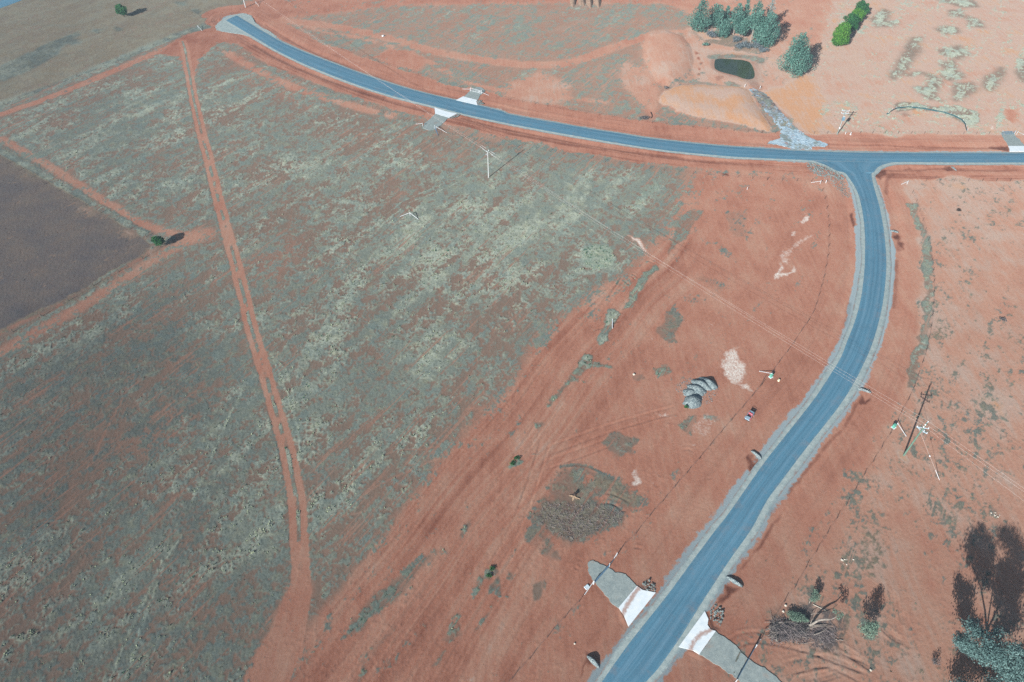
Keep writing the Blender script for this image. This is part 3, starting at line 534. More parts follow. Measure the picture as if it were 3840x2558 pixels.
# quick height lookup for things that stand on the banks
zgrid = Z.reshape(rowN, colN)
def gz(x, y):
    r = min(max(np.searchsorted(yy, y)-1, 0), rowN-2); u = x/wy[r]; c_ = min(max(np.searchsorted(uu, u)-1, 0), colN-2)
    return float(zgrid[r, c_])

# ------------------------------------------------------------------ ground material
def nodes(m):
    n = m.node_tree; return n, n.nodes['Principled BSDF'], lambda t, **k: _mk(n, t, **k)
def _mk(n, t, **k):
    x = n.nodes.new(t)
    for a, v in k.items(): setattr(x, a, v)
    return x
gm = bpy.data.materials.new('red_earth_and_dry_grass'); gm.use_nodes = True
n, B, mk = nodes(gm); ln = n.links.new
geo = mk('ShaderNodeNewGeometry')
cov = mk('ShaderNodeAttribute', attribute_name='cover'); soi = mk('ShaderNodeAttribute', attribute_name='soil')
sc_ = mk('ShaderNodeSeparateColor'); ln(cov.outputs['Color'], sc_.inputs[0]); ss_ = mk('ShaderNodeSeparateColor'); ln(soi.outputs['Color'], ss_.inputs[0])
def ramp(fac, stops):
    r = mk('ShaderNodeValToRGB'); e = r.color_ramp.elements
    while len(e) < len(stops): e.new(.5)
    for el, (p, c) in zip(e, stops): el.position = p; el.color = c
    ln(fac, r.inputs[0]); return r.outputs[0]
def noise(scale, det=3, rough=.6, vec=None):
    t = mk('ShaderNodeTexNoise'); t.inputs['Scale'].default_value = scale; t.inputs['Detail'].default_value = det; t.inputs['Roughness'].default_value = rough
    ln(vec if vec is not None else geo.outputs['Position'], t.inputs['Vector']); return t.outputs['Fac']
def mixc(f, a, b, mode='MIX'):
    x = mk('ShaderNodeMix', data_type='RGBA', blend_type=mode)
    for s, v in (('Factor', f), ('A', a), ('B', b)):
        if hasattr(v, 'is_output'): ln(v, x.inputs[s])
        else: x.inputs[s].default_value = v
    return x.outputs['Result']
def math_(op, a, b=None, clamp=False):
    x = mk('ShaderNodeMath', operation=op, use_clamp=clamp)
    for i, v in enumerate((a, b)):
        if v is None: continue
        if hasattr(v, 'is_output'): ln(v, x.inputs[i])
        else: x.inputs[i].default_value = v
    return x.outputs[0]
def mapr(v, a, b, c, d):
    x = mk('ShaderNodeMapRange'); ln(v, x.inputs['Value'])
    for s, q in (('From Min', a), ('From Max', b), ('To Min', c), ('To Max', d)): x.inputs[s].default_value = q
    return x.outputs['Result']
KG = 1.0
rot = mk('ShaderNodeMapping'); rot.inputs['Rotation'].default_value = (0, 0, R(33.5)); rot.inputs['Scale'].default_value = (1, .12, 1)
ln(geo.outputs['Position'], rot.inputs['Vector'])
n1 = noise(.11, 5); n2 = noise(1.7, 4, .7); n3 = noise(.9, 5, .65, rot.outputs[0]); n4 = noise(5.0, 2, .6)
hh = math_('ADD', ss_.outputs[0], math_('MULTIPLY', math_('SUBTRACT', n1, .5), .75))
hh = math_('ADD', hh, math_('MULTIPLY', math_('SUBTRACT', noise(.035, 4, .6), .5), .5))
hh = math_('ADD', hh, math_('MULTIPLY', math_('SUBTRACT', n3, .5), .55), True)
soil = ramp(hh, SOIL)
soil = mixc(1.0, soil, ramp(math_('ADD', math_('MULTIPLY', n2, .6), math_('MULTIPLY', n4, .4)), [(.3, (.80, .79, .78, 1)), (.5, (1, 1, 1, 1)), (.7, (1.16, 1.17, 1.18, 1))]), 'MULTIPLY')
lit = mk('ShaderNodeAttribute', attribute_name='litter')
soil = mixc(math_('MULTIPLY', lit.outputs['Fac'], mapr(n3, .3, .7, .68, 1)), soil, LITTER)
gcol = ramp(math_('ADD', sc_.outputs[1], math_('MULTIPLY', math_('SUBTRACT', n1, .5), .4)), GRASS)
nb_ = mapr(sc_.outputs[1], .45, .8, 1, .12)
gcol = mixc(math_('MULTIPLY', sc_.outputs[2], .8), gcol, PALE)
gcol = mixc(math_('MULTIPLY', mapr(noise(.23, 3), .45, .7, 0, .45), nb_), gcol, BLUEG)
gcol = mixc(math_('MULTIPLY', mapr(noise(.37, 4), .5, .72, 0, .40), nb_), gcol, STRAW)
gcol = mixc(mapr(noise(2.3, 3, .7), .4, .7, 0, .42), gcol, DARKG)
gcol = mixc(math_('MULTIPLY', cov.outputs['Alpha'], mapr(noise(1.1, 3), .4, .6, .2, 1)), gcol, GREEN)
gcol = mixc(1.0, gcol, ramp(math_('ADD', math_('MULTIPLY', noise(3.3, 3, .7), .5), math_('MULTIPLY', noise(9.0, 2), .5)), [(.3, (.64, .66, .66, 1)), (.5, (1, 1, 1, 1)), (.72, (1.32, 1.32, 1.27, 1))]), 'MULTIPLY')
gf = mapr(math_('ADD', sc_.outputs[0], math_('MULTIPLY', math_('SUBTRACT', noise(4.0, 3, .7), .5), .9)), .15, .85, 0, 1)
c1 = mixc(gf, soil, gcol)
c2 = mixc(math_('MULTIPLY', mapr(noise(2.6, 4, .75), .36, .56, .12, 1), mapr(math_('ADD', ss_.outputs[1], math_('MULTIPLY', math_('SUBTRACT', noise(1.2, 5, .75), .5), 1.3)), .3, .9, 0, .95)), c1, LIME)
gvf = mapr(math_('ADD', soi.outputs['Alpha'], math_('MULTIPLY', math_('SUBTRACT', noise(1.6, 4, .7), .5), .8)), .4, .75, 0, .92)
grv = mixc(noise(9, 2), GRAV1, GRAV2)
c3 = mixc(gvf, c2, grv)
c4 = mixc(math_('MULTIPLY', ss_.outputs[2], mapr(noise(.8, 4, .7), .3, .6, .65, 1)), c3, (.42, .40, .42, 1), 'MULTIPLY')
ln(c4, B.inputs['Base Color']); B.inputs['Roughness'].default_value = .95; B.inputs['Specular IOR Level'].default_value = .08
if 'Diffuse Roughness' in B.inputs: B.inputs['Diffuse Roughness'].default_value = .6
bp = mk('ShaderNodeBump'); bp.inputs['Strength'].default_value = .4; bp.inputs['Distance'].default_value = .12
bh = math_('ADD', math_('MULTIPLY', noise(2.6, 4, .75), 1.0), math_('MULTIPLY', n3, .8))
ln(bh, bp.inputs['Height']); ln(bp.outputs[0], B.inputs['Normal'])
go = obj('ground', gme, gm); tag(go, kind='structure')
# ================================================================== roads, driveways, channel, pond
def nodemat(name, rough=.8, spec=.3):
    m = bpy.data.materials.new(name); m.use_nodes = True
    n = m.node_tree; b = n.nodes['Principled BSDF']; b.inputs['Roughness'].default_value = rough; b.inputs['Specular IOR Level'].default_value = spec
    return m, n, b
class NT:
    def __init__(s, n): s.n = n; s.geo = n.nodes.new('ShaderNodeNewGeometry')
    def link(s, a, b): s.n.links.new(a, b)
    def noise(s, scale, det=3, rough=.6, vec=None):
        t = s.n.nodes.new('ShaderNodeTexNoise'); t.inputs['Scale'].default_value = scale; t.inputs['Detail'].default_value = det; t.inputs['Roughness'].default_value = rough
        s.link(vec if vec is not None else s.geo.outputs['Position'], t.inputs['Vector']); return t.outputs['Fac']
    def attr(s, name, out='Fac'):
        t = s.n.nodes.new('ShaderNodeAttribute'); t.attribute_name = name; return t.outputs[out]
    def mix(s, f, a, b, mode='MIX'):
        x = s.n.nodes.new('ShaderNodeMix'); x.data_type = 'RGBA'; x.blend_type = mode
        for k, v in (('Factor', f), ('A', a), ('B', b)):
            if hasattr(v, 'is_output'): s.link(v, x.inputs[k])
            else: x.inputs[k].default_value = v
        return x.outputs['Result']
    def math(s, op, a, b=0.0, clamp=False):
        x = s.n.nodes.new('ShaderNodeMath'); x.operation = op; x.use_clamp = clamp
        for i, v in enumerate((a, b)):
            if hasattr(v, 'is_output'): s.link(v, x.inputs[i])
            else: x.inputs[i].default_value = v
        return x.outputs[0]
    def mapr(s, v, a, b, c, d):
        x = s.n.nodes.new('ShaderNodeMapRange'); s.link(v, x.inputs['Value'])
        for k, q in (('From Min', a), ('From Max', b), ('To Min', c), ('To Max', d)): x.inputs[k].default_value = q
        return x.outputs['Result']
    def ramp(s, f, stops):
        r = s.n.nodes.new('ShaderNodeValToRGB'); e = r.color_ramp.elements
        while len(e) < len(stops): e.new(.5)
        for el, (p, c) in zip(e, stops): el.position = p; el.color = c
        s.link(f, r.inputs[0]); return r.outputs[0]
    def comb(s, x, y, z=0.0):
        c = s.n.nodes.new('ShaderNodeCombineXYZ')
        for i, v in enumerate((x, y, z)):
            if hasattr(v, 'is_output'): s.link(v, c.inputs[i])
            else: c.inputs[i].default_value = v
        return c.outputs[0]
    def bump(s, h, b, strength=.4, dist=.05):
        x = s.n.nodes.new('ShaderNodeBump'); x.inputs['Strength'].default_value = strength; x.inputs['Distance'].default_value = dist
        s.link(h, x.inputs['Height']); s.link(x.outputs[0], b.inputs['Normal'])

def strip(Le, Re, nlen, kx, zf):
    """grid between two edge lines with across (0..1) and along (metres)"""
    a = resample(Le, nlen); b = resample(Re, nlen); t = np.linspace(0, 1, kx+1)
    P = a[:, None, :]*(1-t)[None, :, None] + b[:, None, :]*t[None, :, None]
    s = np.r_[0, np.cumsum(np.linalg.norm(np.diff((a+b)/2, axis=0), axis=1))]
    V = np.concatenate([P, np.broadcast_to(zf(t)[None, :, None], (nlen, kx+1, 1))], -1).reshape(-1, 3)
    i = np.arange(nlen*(kx+1)).reshape(nlen, kx+1); F = np.stack([i[:-1, :-1], i[:-1, 1:], i[1:, 1:], i[1:, :-1]], -1).reshape(-1, 4)
    return V, F, np.tile(t, nlen), np.repeat(s, kx+1)
def up(V, F):
    a = V[F[0, 1]]-V[F[0, 0]]; b = V[F[0, 2]]-V[F[0, 0]]
    return F if a[0]*b[1]-a[1]*b[0] > 0 else F[:, ::-1]
crown = lambda t: .065+.07*(1-(2*t-1)**2)
wl = smooth_line(MAIN_N, 3); wr = smooth_line(MAIN_S, 3)
iw, ie = len(MAIN_S)-8, len(MAIN_S)-6          # the two corners of the junction on the south edge
V1, F1, t1, s1 = strip(smooth_line(MAIN_N, 3), smooth_line(MAIN_S, 3), 400, 12, crown)
br_w, br_e = smooth_line(BR_W, 4), smooth_line(BR_E, 4)
V2, F2, t2, s2 = strip(br_w, br_e, 300, 12, lambda t: .066+.07*(1-(2*t-1)**2))
# the branch tilts into the main road at the mouth
k0 = np.clip(s2/14, 0, 1); V2[:, 2] = .064*(1-k0)+V2[:, 2]*k0
F1, F2 = up(V1, F1), up(V2, F2)
me = np_mesh('road', np.r_[V1, V2], np.r_[F1, F2+len(V1)])
attr(me, 'across', np.r_[t1, t2]); attr(me, 'along', np.r_[s1, s2+900])
m, n, b = nodemat('blue_grey_bitumen', .62, .5); T = NT(n)
ac_, al_ = T.attr('across'), T.attr('along')
vec = T.comb(T.math('MULTIPLY', ac_, 9.0), T.math('MULTIPLY', al_, .035))
vec2 = T.comb(T.math('MULTIPLY', ac_, 26.0), T.math('MULTIPLY', al_, .05))
st = T.noise(1.0, 4, .6, vec); st2 = T.noise(1.0, 3, .6, vec2)
c = T.mix(T.mapr(st, .3, .7, 0, 1), ASPH1, ASPH2)
c = T.mix(T.mapr(st2, .56, .72, 0, .45), c, ASPH3)
st3 = T.noise(1.0, 2, .5, T.comb(T.math('MULTIPLY', ac_, 60.0), T.math('MULTIPLY', al_, .012)))
c = T.mix(T.mapr(st3, .62, .74, 0, .35), c, A(150,150,150,.8))
wp = T.math('ABSOLUTE', T.math('SUBTRACT', T.math('ABSOLUTE', T.math('SUBTRACT', ac_, .5)), .22))
c = T.mix(T.mapr(wp, 0, .1, .35, 0), c, ASPH3)
c = T.mix(T.mapr(T.noise(.25, 4), .5, .75, 0, .5), c, ASPH1)
c = T.mix(T.mapr(T.math('ABSOLUTE', T.math('SUBTRACT', ac_, .5)), .0, .012, .35, 0), c, ASPH3)
ed = T.math('ABSOLUTE', T.math('SUBTRACT', ac_, .5))
c = T.mix(T.math('MULTIPLY', T.mapr(ed, .40, .5, 0, 1), T.mapr(T.noise(.9, 4, .7), .45, .65, 0, .55)), c, ASPH4)
c = T.mix(T.math('MULTIPLY', T.mapr(ed, .12, .5, .25, 1), T.mapr(T.noise(.35, 5, .7), .52, .72, 0, .5)), c, A(158,140,132,.8))
c = T.mix(1.0, c, T.ramp(T.noise(6, 3, .7), [(.3, (.9, .9, .9, 1)), (.7, (1.1, 1.1, 1.1, 1))]), 'MULTIPLY')
n.links.new(c, b.inputs['Base Color']); T.bump(T.noise(14, 2), b, .25, .02)
tag(obj('road', me, m), kind='structure')
# far corner: the older sealed road
V, F, t, s = strip(K(0,0,(-300,200),(-100,110),(100,40),(300,-40)), K(0,0,(-300,130),(-100,40),(60,-18),(200,-80)), 12, 6, crown)
me = np_mesh('road', V, up(V, F)); attr(me, 'across', t); attr(me, 'along', s); tag(obj('road', me, m), kind='structure')

def offset(P, d):
    P = np.array(P); T_ = np.gradient(P, axis=0); T_ /= np.linalg.norm(T_, axis=1)[:, None]
    N = np.c_[-T_[:, 1], T_[:, 0]]; return P+N*np.asarray(d)[:, None]
def shoulder(edge, side, wid, nl, jit=.25):
    e = resample(edge, nl); s = np.arange(nl)
    w_ = wid*(1+jit*(fbm(s/14.0, s*0.0, int(wid*100), 2)-.5)*2)
    return strip(offset(e, np.full(nl, -side*.12)), offset(e, side*w_), nl, 4, lambda t: .058-.085*t)
m, n, b = nodemat('pale_shoulder_gravel', .95, .1); T = NT(n)
c = T.mix(T.mapr(T.noise(.8, 5, .7), .35, .7, 0, 1), SHOULD1, SHOULD2)
c = T.mix(T.mapr(T.math('ADD', T.attr('across'), T.math('MULTIPLY', T.math('SUBTRACT', T.noise(1.5, 4, .7), .5), 1.2)), .6, 1.1, 0, .8), c, GRAV1)
c = T.mix(T.mapr(T.math('ADD', T.attr('across'), T.math('MULTIPLY', T.math('SUBTRACT', T.noise(.5, 5, .7), .5), 2.0)), .8, 1.25, 0, .85), c, A(164,124,108,.8))
c = T.mix(1.0, c, T.ramp(T.noise(7, 2, .7), [(.3, (.82, .82, .82, 1)), (.7, (1.16, 1.16, 1.16, 1))]), 'MULTIPLY')
n.links.new(c, b.inputs['Base Color']); T.bump(T.noise(9, 3), b, .5, .04)
W_line = smooth_line(MAIN_S[:iw+1], 3)+smooth_line(BR_W, 4)[1:]
E_line = smooth_line(BR_E, 4)[::-1]+smooth_line(MAIN_S[ie:], 3)[1:]
parts = [shoulder(smooth_line(MAIN_N, 3), 1, .95, 500), shoulder(W_line, -1, 1.15, 700), shoulder(E_line, -1, 1.35, 420)]
Vs, Fs, As, o_ = [], [], [], 0
for V, F, t, s in parts:
    Vs.append(V); Fs.append(up(V, F)+o_); As.append(t); o_ += len(V)
me = np_mesh('road_shoulder', np.concatenate(Vs), np.concatenate(Fs)); attr(me, 'across', np.concatenate(As))
SHM = m; tag(obj('road_shoulder', me, m), kind='structure')
def slab(name, P, z, thick, m, jit=0.0, step=.5, stain=None, sub=True):
    """flat-topped slab over an outline, with a skirt; vertex attribute 'stain' = nearness to the stain line"""
    P = np.array(P); Q = []
    for i in range(len(P)):
        a, b_ = P[i], P[(i+1) % len(P)]; k = max(1, int(np.linalg.norm(b_-a)/step))
        for j in range(k):
            p = a+(b_-a)*j/k
            if jit: p = p+np.array([(rnd.random()-.5), (rnd.random()-.5)])*2*jit
            Q.append(p)
    bm = bmesh.new(); vs_ = [bm.verts.new((q[0], q[1], z)) for q in Q]; f = bm.faces.new(vs_)
    if f.normal.z < 0: f.normal_flip()
    f.normal_update()
    if f.normal.z < 0: bmesh.ops.reverse_faces(bm, faces=[f])
    ring = list(f.verts); low = [bm.verts.new((v.co.x, v.co.y, z-thick)) for v in ring]
    for i in range(len(ring)):
        j = (i+1) % len(ring); bm.faces.new((ring[i], low[i], low[j], ring[j]))
    bmesh.ops.triangulate(bm, faces=[f])
    if sub:
        for _ in range(3):
            es = [e for e in bm.edges if e.calc_length() > .6]
            if es: bmesh.ops.subdivide_edges(bm, edges=es, cuts=1, use_grid_fill=True)
        bmesh.ops.triangulate(bm, faces=bm.faces[:])
    me = bpy.data.meshes.new(name); bm.to_mesh(me); bm.free()
    co = np.zeros(len(me.vertices)*3, np.float32); me.vertices.foreach_get('co', co); co = co.reshape(-1, 3)
    sv = np.zeros(len(co), np.float32)
    if stain is not None: sv = np.exp(-(seg_dist(co[:, 0], co[:, 1], stain)/.55)**2)
    attr(me, 'stain', sv)
    return obj(name, me, m)
m, n, b = nodemat('driveway_gravel', .95, .1); T = NT(n)
c = T.mix(T.mapr(T.noise(.9, 5, .7), .35, .7, 0, 1), DRIVE1, DRIVE2)
c = T.mix(T.mapr(T.noise(.45, 4, .6), .58, .75, 0, .6), c, A(156,134,122,.8))
c = T.mix(1.0, c, T.ramp(T.noise(6, 3, .7), [(.3, (.8, .8, .8, 1)), (.7, (1.15, 1.15, 1.15, 1))]), 'MULTIPLY')
n.links.new(c, b.inputs['Base Color']); T.bump(T.noise(8, 3), b, .5, .04); DRM = m
m, n, b = nodemat('pale_concrete', .8, .25); T = NT(n)
c = T.mix(T.mapr(T.noise(.7, 5, .65), .35, .7, 0, 1), CONC1, CONC2)
c = T.mix(T.mapr(T.math('ADD', T.attr('stain'), T.math('MULTIPLY', T.math('SUBTRACT', T.noise(1.6, 5, .75), .5), 1.5)), .45, .9, 0, .8), c, A(176,136,118,.85))
n.links.new(c, b.inputs['Base Color']); CONM = m
STAIN = [K(2,3,(1165,720),(1120,790),(1060,880),(1020,960)), K(2,3,(1815,1085),(1720,1130),(1650,1200),(1620,1270)), None, None, None]
for i, (d, a) in enumerate(zip(DRIVES, APRONS)):
    tag(slab('driveway', d, .085, .2, DRM, .13, .45), kind='structure')
    tag(slab('driveway_apron', a, .10, .2, CONM, 0, .6, STAIN[i]), kind='structure')
tag(slab('road_end_pad', K(0,0,(1900,232),(1940,190),(2000,155),(2060,130),(2150,116),(2215,135),(2250,195),(2310,243),(2380,275),(2440,320),(2400,418),(2354,392),(2260,345),(2150,308),(2060,292),(2000,287),(1910,268)), .012, .1, SHM, .2, .6), kind='structure')
# the spillway drain: pale blue rock over mud
m, n, b = nodemat('drain_rock_and_mud', .9, .2); T = NT(n)
vr = n.nodes.new('ShaderNodeTexVoronoi'); vr.inputs['Scale'].default_value = 1.6; n.links.new(T.geo.outputs['Position'], vr.inputs['Vector'])
sp = n.nodes.new('ShaderNodeSeparateColor'); n.links.new(vr.outputs['Color'], sp.inputs[0])
c = T.mix(sp.outputs[0], A(150,178,194,.92), A(196,218,228,.97))
sep = n.nodes.new('ShaderNodeSeparateXYZ'); n.links.new(T.geo.outputs['Position'], sep.inputs[0])
c = T.mix(T.math('MULTIPLY', T.mapr(sep.outputs[1], 212, 224, 0, 1), T.mapr(T.noise(.25, 4, .6), .38, .55, 0, 1)), c, A(122,104,100,.8))
c = T.mix(T.mapr(T.noise(.22, 4, .6), .5, .6, 0, .85), c, A(140,150,142,.8))
c = T.mix(T.mapr(T.noise(.3, 5, .7), .56, .64, 0, .8), c, A(168,128,110,.8))
n.links.new(c, b.inputs['Base Color']); T.bump(vr.outputs['Distance'], b, .8, .15)
tag(slab('drainage_channel', CHANNEL, .03, .1, m, .35, .5), kind='structure')
# the dam
m, n, b = nodemat('green_pond_water', .06, .5); T = NT(n)
c = T.mix(T.mapr(T.noise(.12, 3), .35, .7, 0, 1), A(52,66,50,.9), A(68,80,56,.9)); n.links.new(c, b.inputs['Base Color']); T.bump(T.noise(2.5, 2), b, .05, .03)
bm = bmesh.new(); f = bm.faces.new([bm.verts.new((x, y, -.22)) for x, y in smooth_line(POND+[POND[0]], 4)[:-1]]); f.normal_update()
if f.normal.z < 0: bmesh.ops.reverse_faces(bm, faces=[f])
tag(obj('pond_water', bm, m), kind='structure')
# ================================================================== dry grass tussocks on the ground (stuff)
rng = np.random.default_rng(11)
def look(x, y, arr):
    r = np.clip(np.searchsorted(yy, y)-1, 0, rowN-2); u = x/wy[r]; c_ = np.clip(np.searchsorted(uu, u), 0, colN-1)
    return arr.reshape(rowN, colN)[r, c_]
NT_ = 1500000
tu = rng.random(NT_); ty = 24+(300-24)*tu**1.15
tw = 1.18*.7328*(.687*ty+87.2); tx = (rng.random(NT_)*2-1)*tw
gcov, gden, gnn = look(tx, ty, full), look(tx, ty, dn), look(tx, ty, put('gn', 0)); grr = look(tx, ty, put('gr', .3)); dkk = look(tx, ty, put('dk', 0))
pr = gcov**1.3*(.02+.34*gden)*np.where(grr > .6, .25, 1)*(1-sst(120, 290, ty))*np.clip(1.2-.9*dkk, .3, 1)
keep = rng.random(NT_) < pr*.55
tx, ty, gden, gnn, grr, dkk = tx[keep], ty[keep], gden[keep], gnn[keep], grr[keep], dkk[keep]
nT = len(tx)
tz = look(tx, ty, Z); nb = 4
size = (.08+.14*rng.random(nT)**2)*(1+.5*gden)*(1+.3*gnn)
a = rng.random((nT, nb))*6.283; lean = .6+.9*rng.random((nT, nb)); hgt_ = size[:, None]*(.45+.5*rng.random((nT, nb)))
bx, by = np.cos(a), np.sin(a); wdt = (.12+.10*rng.random((nT, nb)))*(size[:, None]/.3)*1.1
P0 = np.stack([tx[:, None]-by*wdt, ty[:, None]+bx*wdt, np.broadcast_to(tz[:, None]-.03, a.shape)], -1)
P1 = np.stack([tx[:, None]+by*wdt, ty[:, None]-bx*wdt, np.broadcast_to(tz[:, None]-.03, a.shape)], -1)
P2 = np.stack([tx[:, None]+bx*lean*size[:, None], ty[:, None]+by*lean*size[:, None], tz[:, None]+hgt_], -1)
V = np.stack([P0, P1, P2], 2).reshape(-1, 3); F = np.arange(len(V)).reshape(-1, 3)
me = np_mesh('dry_grass', V, F, False)
hue = np.clip(grr*.9+.2*(rng.random(nT)-.5), 0, 1); val = rng.random(nT)
isg = (rng.random(nT) < gnn*.9+.025).astype(np.float32)
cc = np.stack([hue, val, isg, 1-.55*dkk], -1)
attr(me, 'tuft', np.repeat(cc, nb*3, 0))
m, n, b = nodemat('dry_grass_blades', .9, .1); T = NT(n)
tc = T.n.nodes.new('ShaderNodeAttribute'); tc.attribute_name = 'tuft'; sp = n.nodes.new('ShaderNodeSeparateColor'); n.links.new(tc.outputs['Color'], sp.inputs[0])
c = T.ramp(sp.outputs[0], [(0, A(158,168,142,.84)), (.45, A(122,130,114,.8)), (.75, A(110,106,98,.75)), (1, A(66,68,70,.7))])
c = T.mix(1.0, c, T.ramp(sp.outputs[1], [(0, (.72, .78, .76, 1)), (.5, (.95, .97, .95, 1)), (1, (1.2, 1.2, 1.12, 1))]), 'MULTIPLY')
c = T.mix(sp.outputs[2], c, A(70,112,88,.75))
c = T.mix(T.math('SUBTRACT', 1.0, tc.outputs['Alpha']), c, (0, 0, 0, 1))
n.links.new(c, b.inputs['Base Color'])
o = obj('dry_grass', me, m); tag(o, 'short dry grass tussocks over the paddocks', 'grass', kind='stuff')
print('tufts', nT)
# ================================================================== fences
M_POST = mat('dark_steel_post', A(84,68,62,.7), .7, .3)
M_WOODP = mat('grey_timber_post', A(120,112,104,.7), .9, .1, var=.2, scale=6)
M_GALV = mat('galvanised_pipe', A(214,222,226,.9), .45, .5, var=.06, scale=5)
M_BLUE = mat('blue_grey_gate_steel', A(104,142,172,.75), .45, .5)
M_WIRE = mat('fence_wire', A(120,116,116,.7), .5, .4)
def picket():
    bm = bmesh.new(); h = 1.12
    for k in range(3):
        a = k*2.094; box(bm, (math.cos(a)*.02, math.sin(a)*.02, h/2-.05), (.046, .014, h+.1), Matrix.Rotation(a, 3, 'Z'))
    box(bm, (0, 0, h-.02), (.03, .03, .05)); me = bpy.data.meshes.new('post'); bm.to_mesh(me); bm.free(); return me
def timber():
    bm = bmesh.new(); cyl(bm, (0, 0, -.1), (0, 0, 1.1), .085, .075, 8); cyl(bm, (0, 0, 1.1), (0, 0, 1.13), .075, .05, 8)
    me = bpy.data.meshes.new('post'); bm.to_mesh(me); bm.free(); return me
PICK, TIMB = picket(), timber(); PICK.materials.append(M_POST); TIMB.materials.append(M_WOODP)
def fence(label, pts, me=PICK, wires=True, strain=(), sp=None, skip=None, wire_z=(.3, .55, .8, 1.02)):
    """one fence: every post a part; strain = [(x, y, bx, by)] end posts with a diagonal brace"""
    if sp:
        P = np.array(pts); n_ = max(2, int(round(float(np.sum(np.linalg.norm(np.diff(P, axis=0), axis=1)))/sp))+1); pts = [tuple(p) for p in resample(pts, n_)]
    x0, y0 = pts[0]; t = thing('wire_fence', label, 'fence', (x0, y0, 0), group='wire fences round the paddocks')
    for i, (x, y) in enumerate(pts):
        if skip and skip(x, y): continue
        o = bpy.data.objects.new('post', me); COL.objects.link(o); o.parent = t
        o.location = (x-x0, y-y0, max(-.1, gz(x, y)-.05)); o.rotation_euler = (rnd.uniform(-.05, .05), rnd.uniform(-.05, .05), rnd.random()*2)
    if wires:
        bm = bmesh.new()
        for z in wire_z:
            for (xa, ya), (xb, yb) in zip(pts, pts[1:]):
                if math.hypot(xb-xa, yb-ya) < 16: cyl(bm, (xa-x0, ya-y0, z), (xb-x0, yb-y0, z), .005, n=3, caps=False)
        obj('wire', bm, M_WIRE, t)
    for (x, y, bx, by) in strain:
        bm = bmesh.new(); cyl(bm, (x-x0, y-y0, -.1), (x-x0, y-y0, 1.22), .07, n=8); cyl(bm, (x-x0, y-y0, 1.22), (x-x0, y-y0, 1.25), .075, .06, n=8); obj('strainer_post', bm, M_GALV, t)
        bm = bmesh.new(); cyl(bm, (x-x0, y-y0, 1.05), (bx-x0, by-y0, .08), .055, n=8); cyl(bm, (bx-x0, by-y0, -.05), (bx-x0, by-y0, .2), .07, n=8); obj('brace', bm, M_GALV, t)
    return t
def br(a, b): return tuple(a)+tuple(b)
F1 = K(1,0,(435,255),(520,303),(605,350),(690,392),(778,430),(865,468),(945,500),(1025,525),(1105,550),(1190,580),(1275,607),(1370,637),(1460,665),(1550,692),(1640,722),(1735,750),(1830,780))
fence('dark post fence along the north verge, from the dead end to the gate', F1, strain=[br(K1(1,0,1915,812), K1(1,0,1850,788))])
F1b = K(1,0,(2150,868),(2250,882)) + K(2,0,(30,882),(140,905),(250,920),(358,940),(470,960),(585,981),(700,1002),(815,1020),(930,1037),(1045,1054),(1165,1072),(1285,1087),(1405,1101),(1525,1115),(1645,1127),(1768,1139),(1885,1149),(2005,1158),(2128,1166),(2248,1173)) + K(3,0,(40,1177),(155,1180),(270,1183),(385,1184),(500,1183),(615,1183),(905,1181),(1013,1181),(1125,1182),(1240,1183),(1355,1184),(1472,1185),(1587,1186),(1703,1187),(1818,1188),(1930,1188),(2043,1187),(2150,1188))
fence('dark post fence past the dam and the leaning pole, north of the road', F1b, strain=[br(K1(1,0,1995,830), K1(1,0,2075,842))])
fence('dark posts beyond the grey gate, far right of the north verge', K(3,0,(2285,1188),(2400,1190),(2520,1191),(2640,1192)), strain=[br(K1(3,0,2285,1188), K1(3,0,2350,1190))])
F2 = K(1,0,(345,690),(430,730),(515,770),(600,797),(685,790+35),(770,858),(870,895),(965,932),(1055,965),(1150,1000),(1240,1032),(1330,1066),(1420,1095))
fence('dark post fence between the big grass paddock and the south verge', F2, strain=[br(K1(1,0,1495,1115), K1(1,0,1437,1098))])
F2b = K(1,0,(1760,1195),(1850,1222),(1950,1250),(2050,1275),(2150,1298),(2250,1318)) + K(2,0,(140,1290),(260,1315),(380,1340),(500,1362),(620,1385),(745,1405),(870,1430),(1000,1452),(1130,1470),(1265,1490),(1390,1508),(1520,1525),(1645,1538)) + K(2,1,(1775,40),(1905,53),(2040,63),(2168,73),(2300,83)) + K(3,1,(85,85),(217,92),(347,95),(475,100))
fence('dark post fence on the south verge, from the open gate to the junction corner', F2b, strain=[br(K1(1,0,1615,1145), K1(1,0,1705,1172)), br(K1(3,1,553,118), K1(3,1,475,108))])
F3 = K(3,1,(572,180),(593,252),(610,337),(620,418),(627,500),(627,588),(625,675),(615,765),(600,855),(582,945),(560,1028),(538,1108),(514,1190),(488,1262),(440,1345),(388,1418),(325,1515)) + K(3,2,(265,120),(192,212),(130,300),(50,372),(22,425)) + K(2,2,(2250,415),(2165,515),(2080,615),(1985,725),(1890,835),(1795,950),(1700,1065),(1590,1192),(1485,1312),(1375,1443)) + K(2,3,(1262,92),(1140,248),(1000,393))
fence('dark post fence west of the curved side road, passing the green box', F3, strain=[br(K1(2,3,970,440), K1(2,3,925,500)), br(K1(3,2,118,335), K1(3,2,20,290))])
F3b = K(2,3,(640,845),(510,990),(360,1160),(205,1350),(50,1525),(-110,1710),(-280,1900))
fence('dark post fence southwest of the near gate', F3b, strain=[br(K1(2,3,762,690), K1(2,3,690,780))])
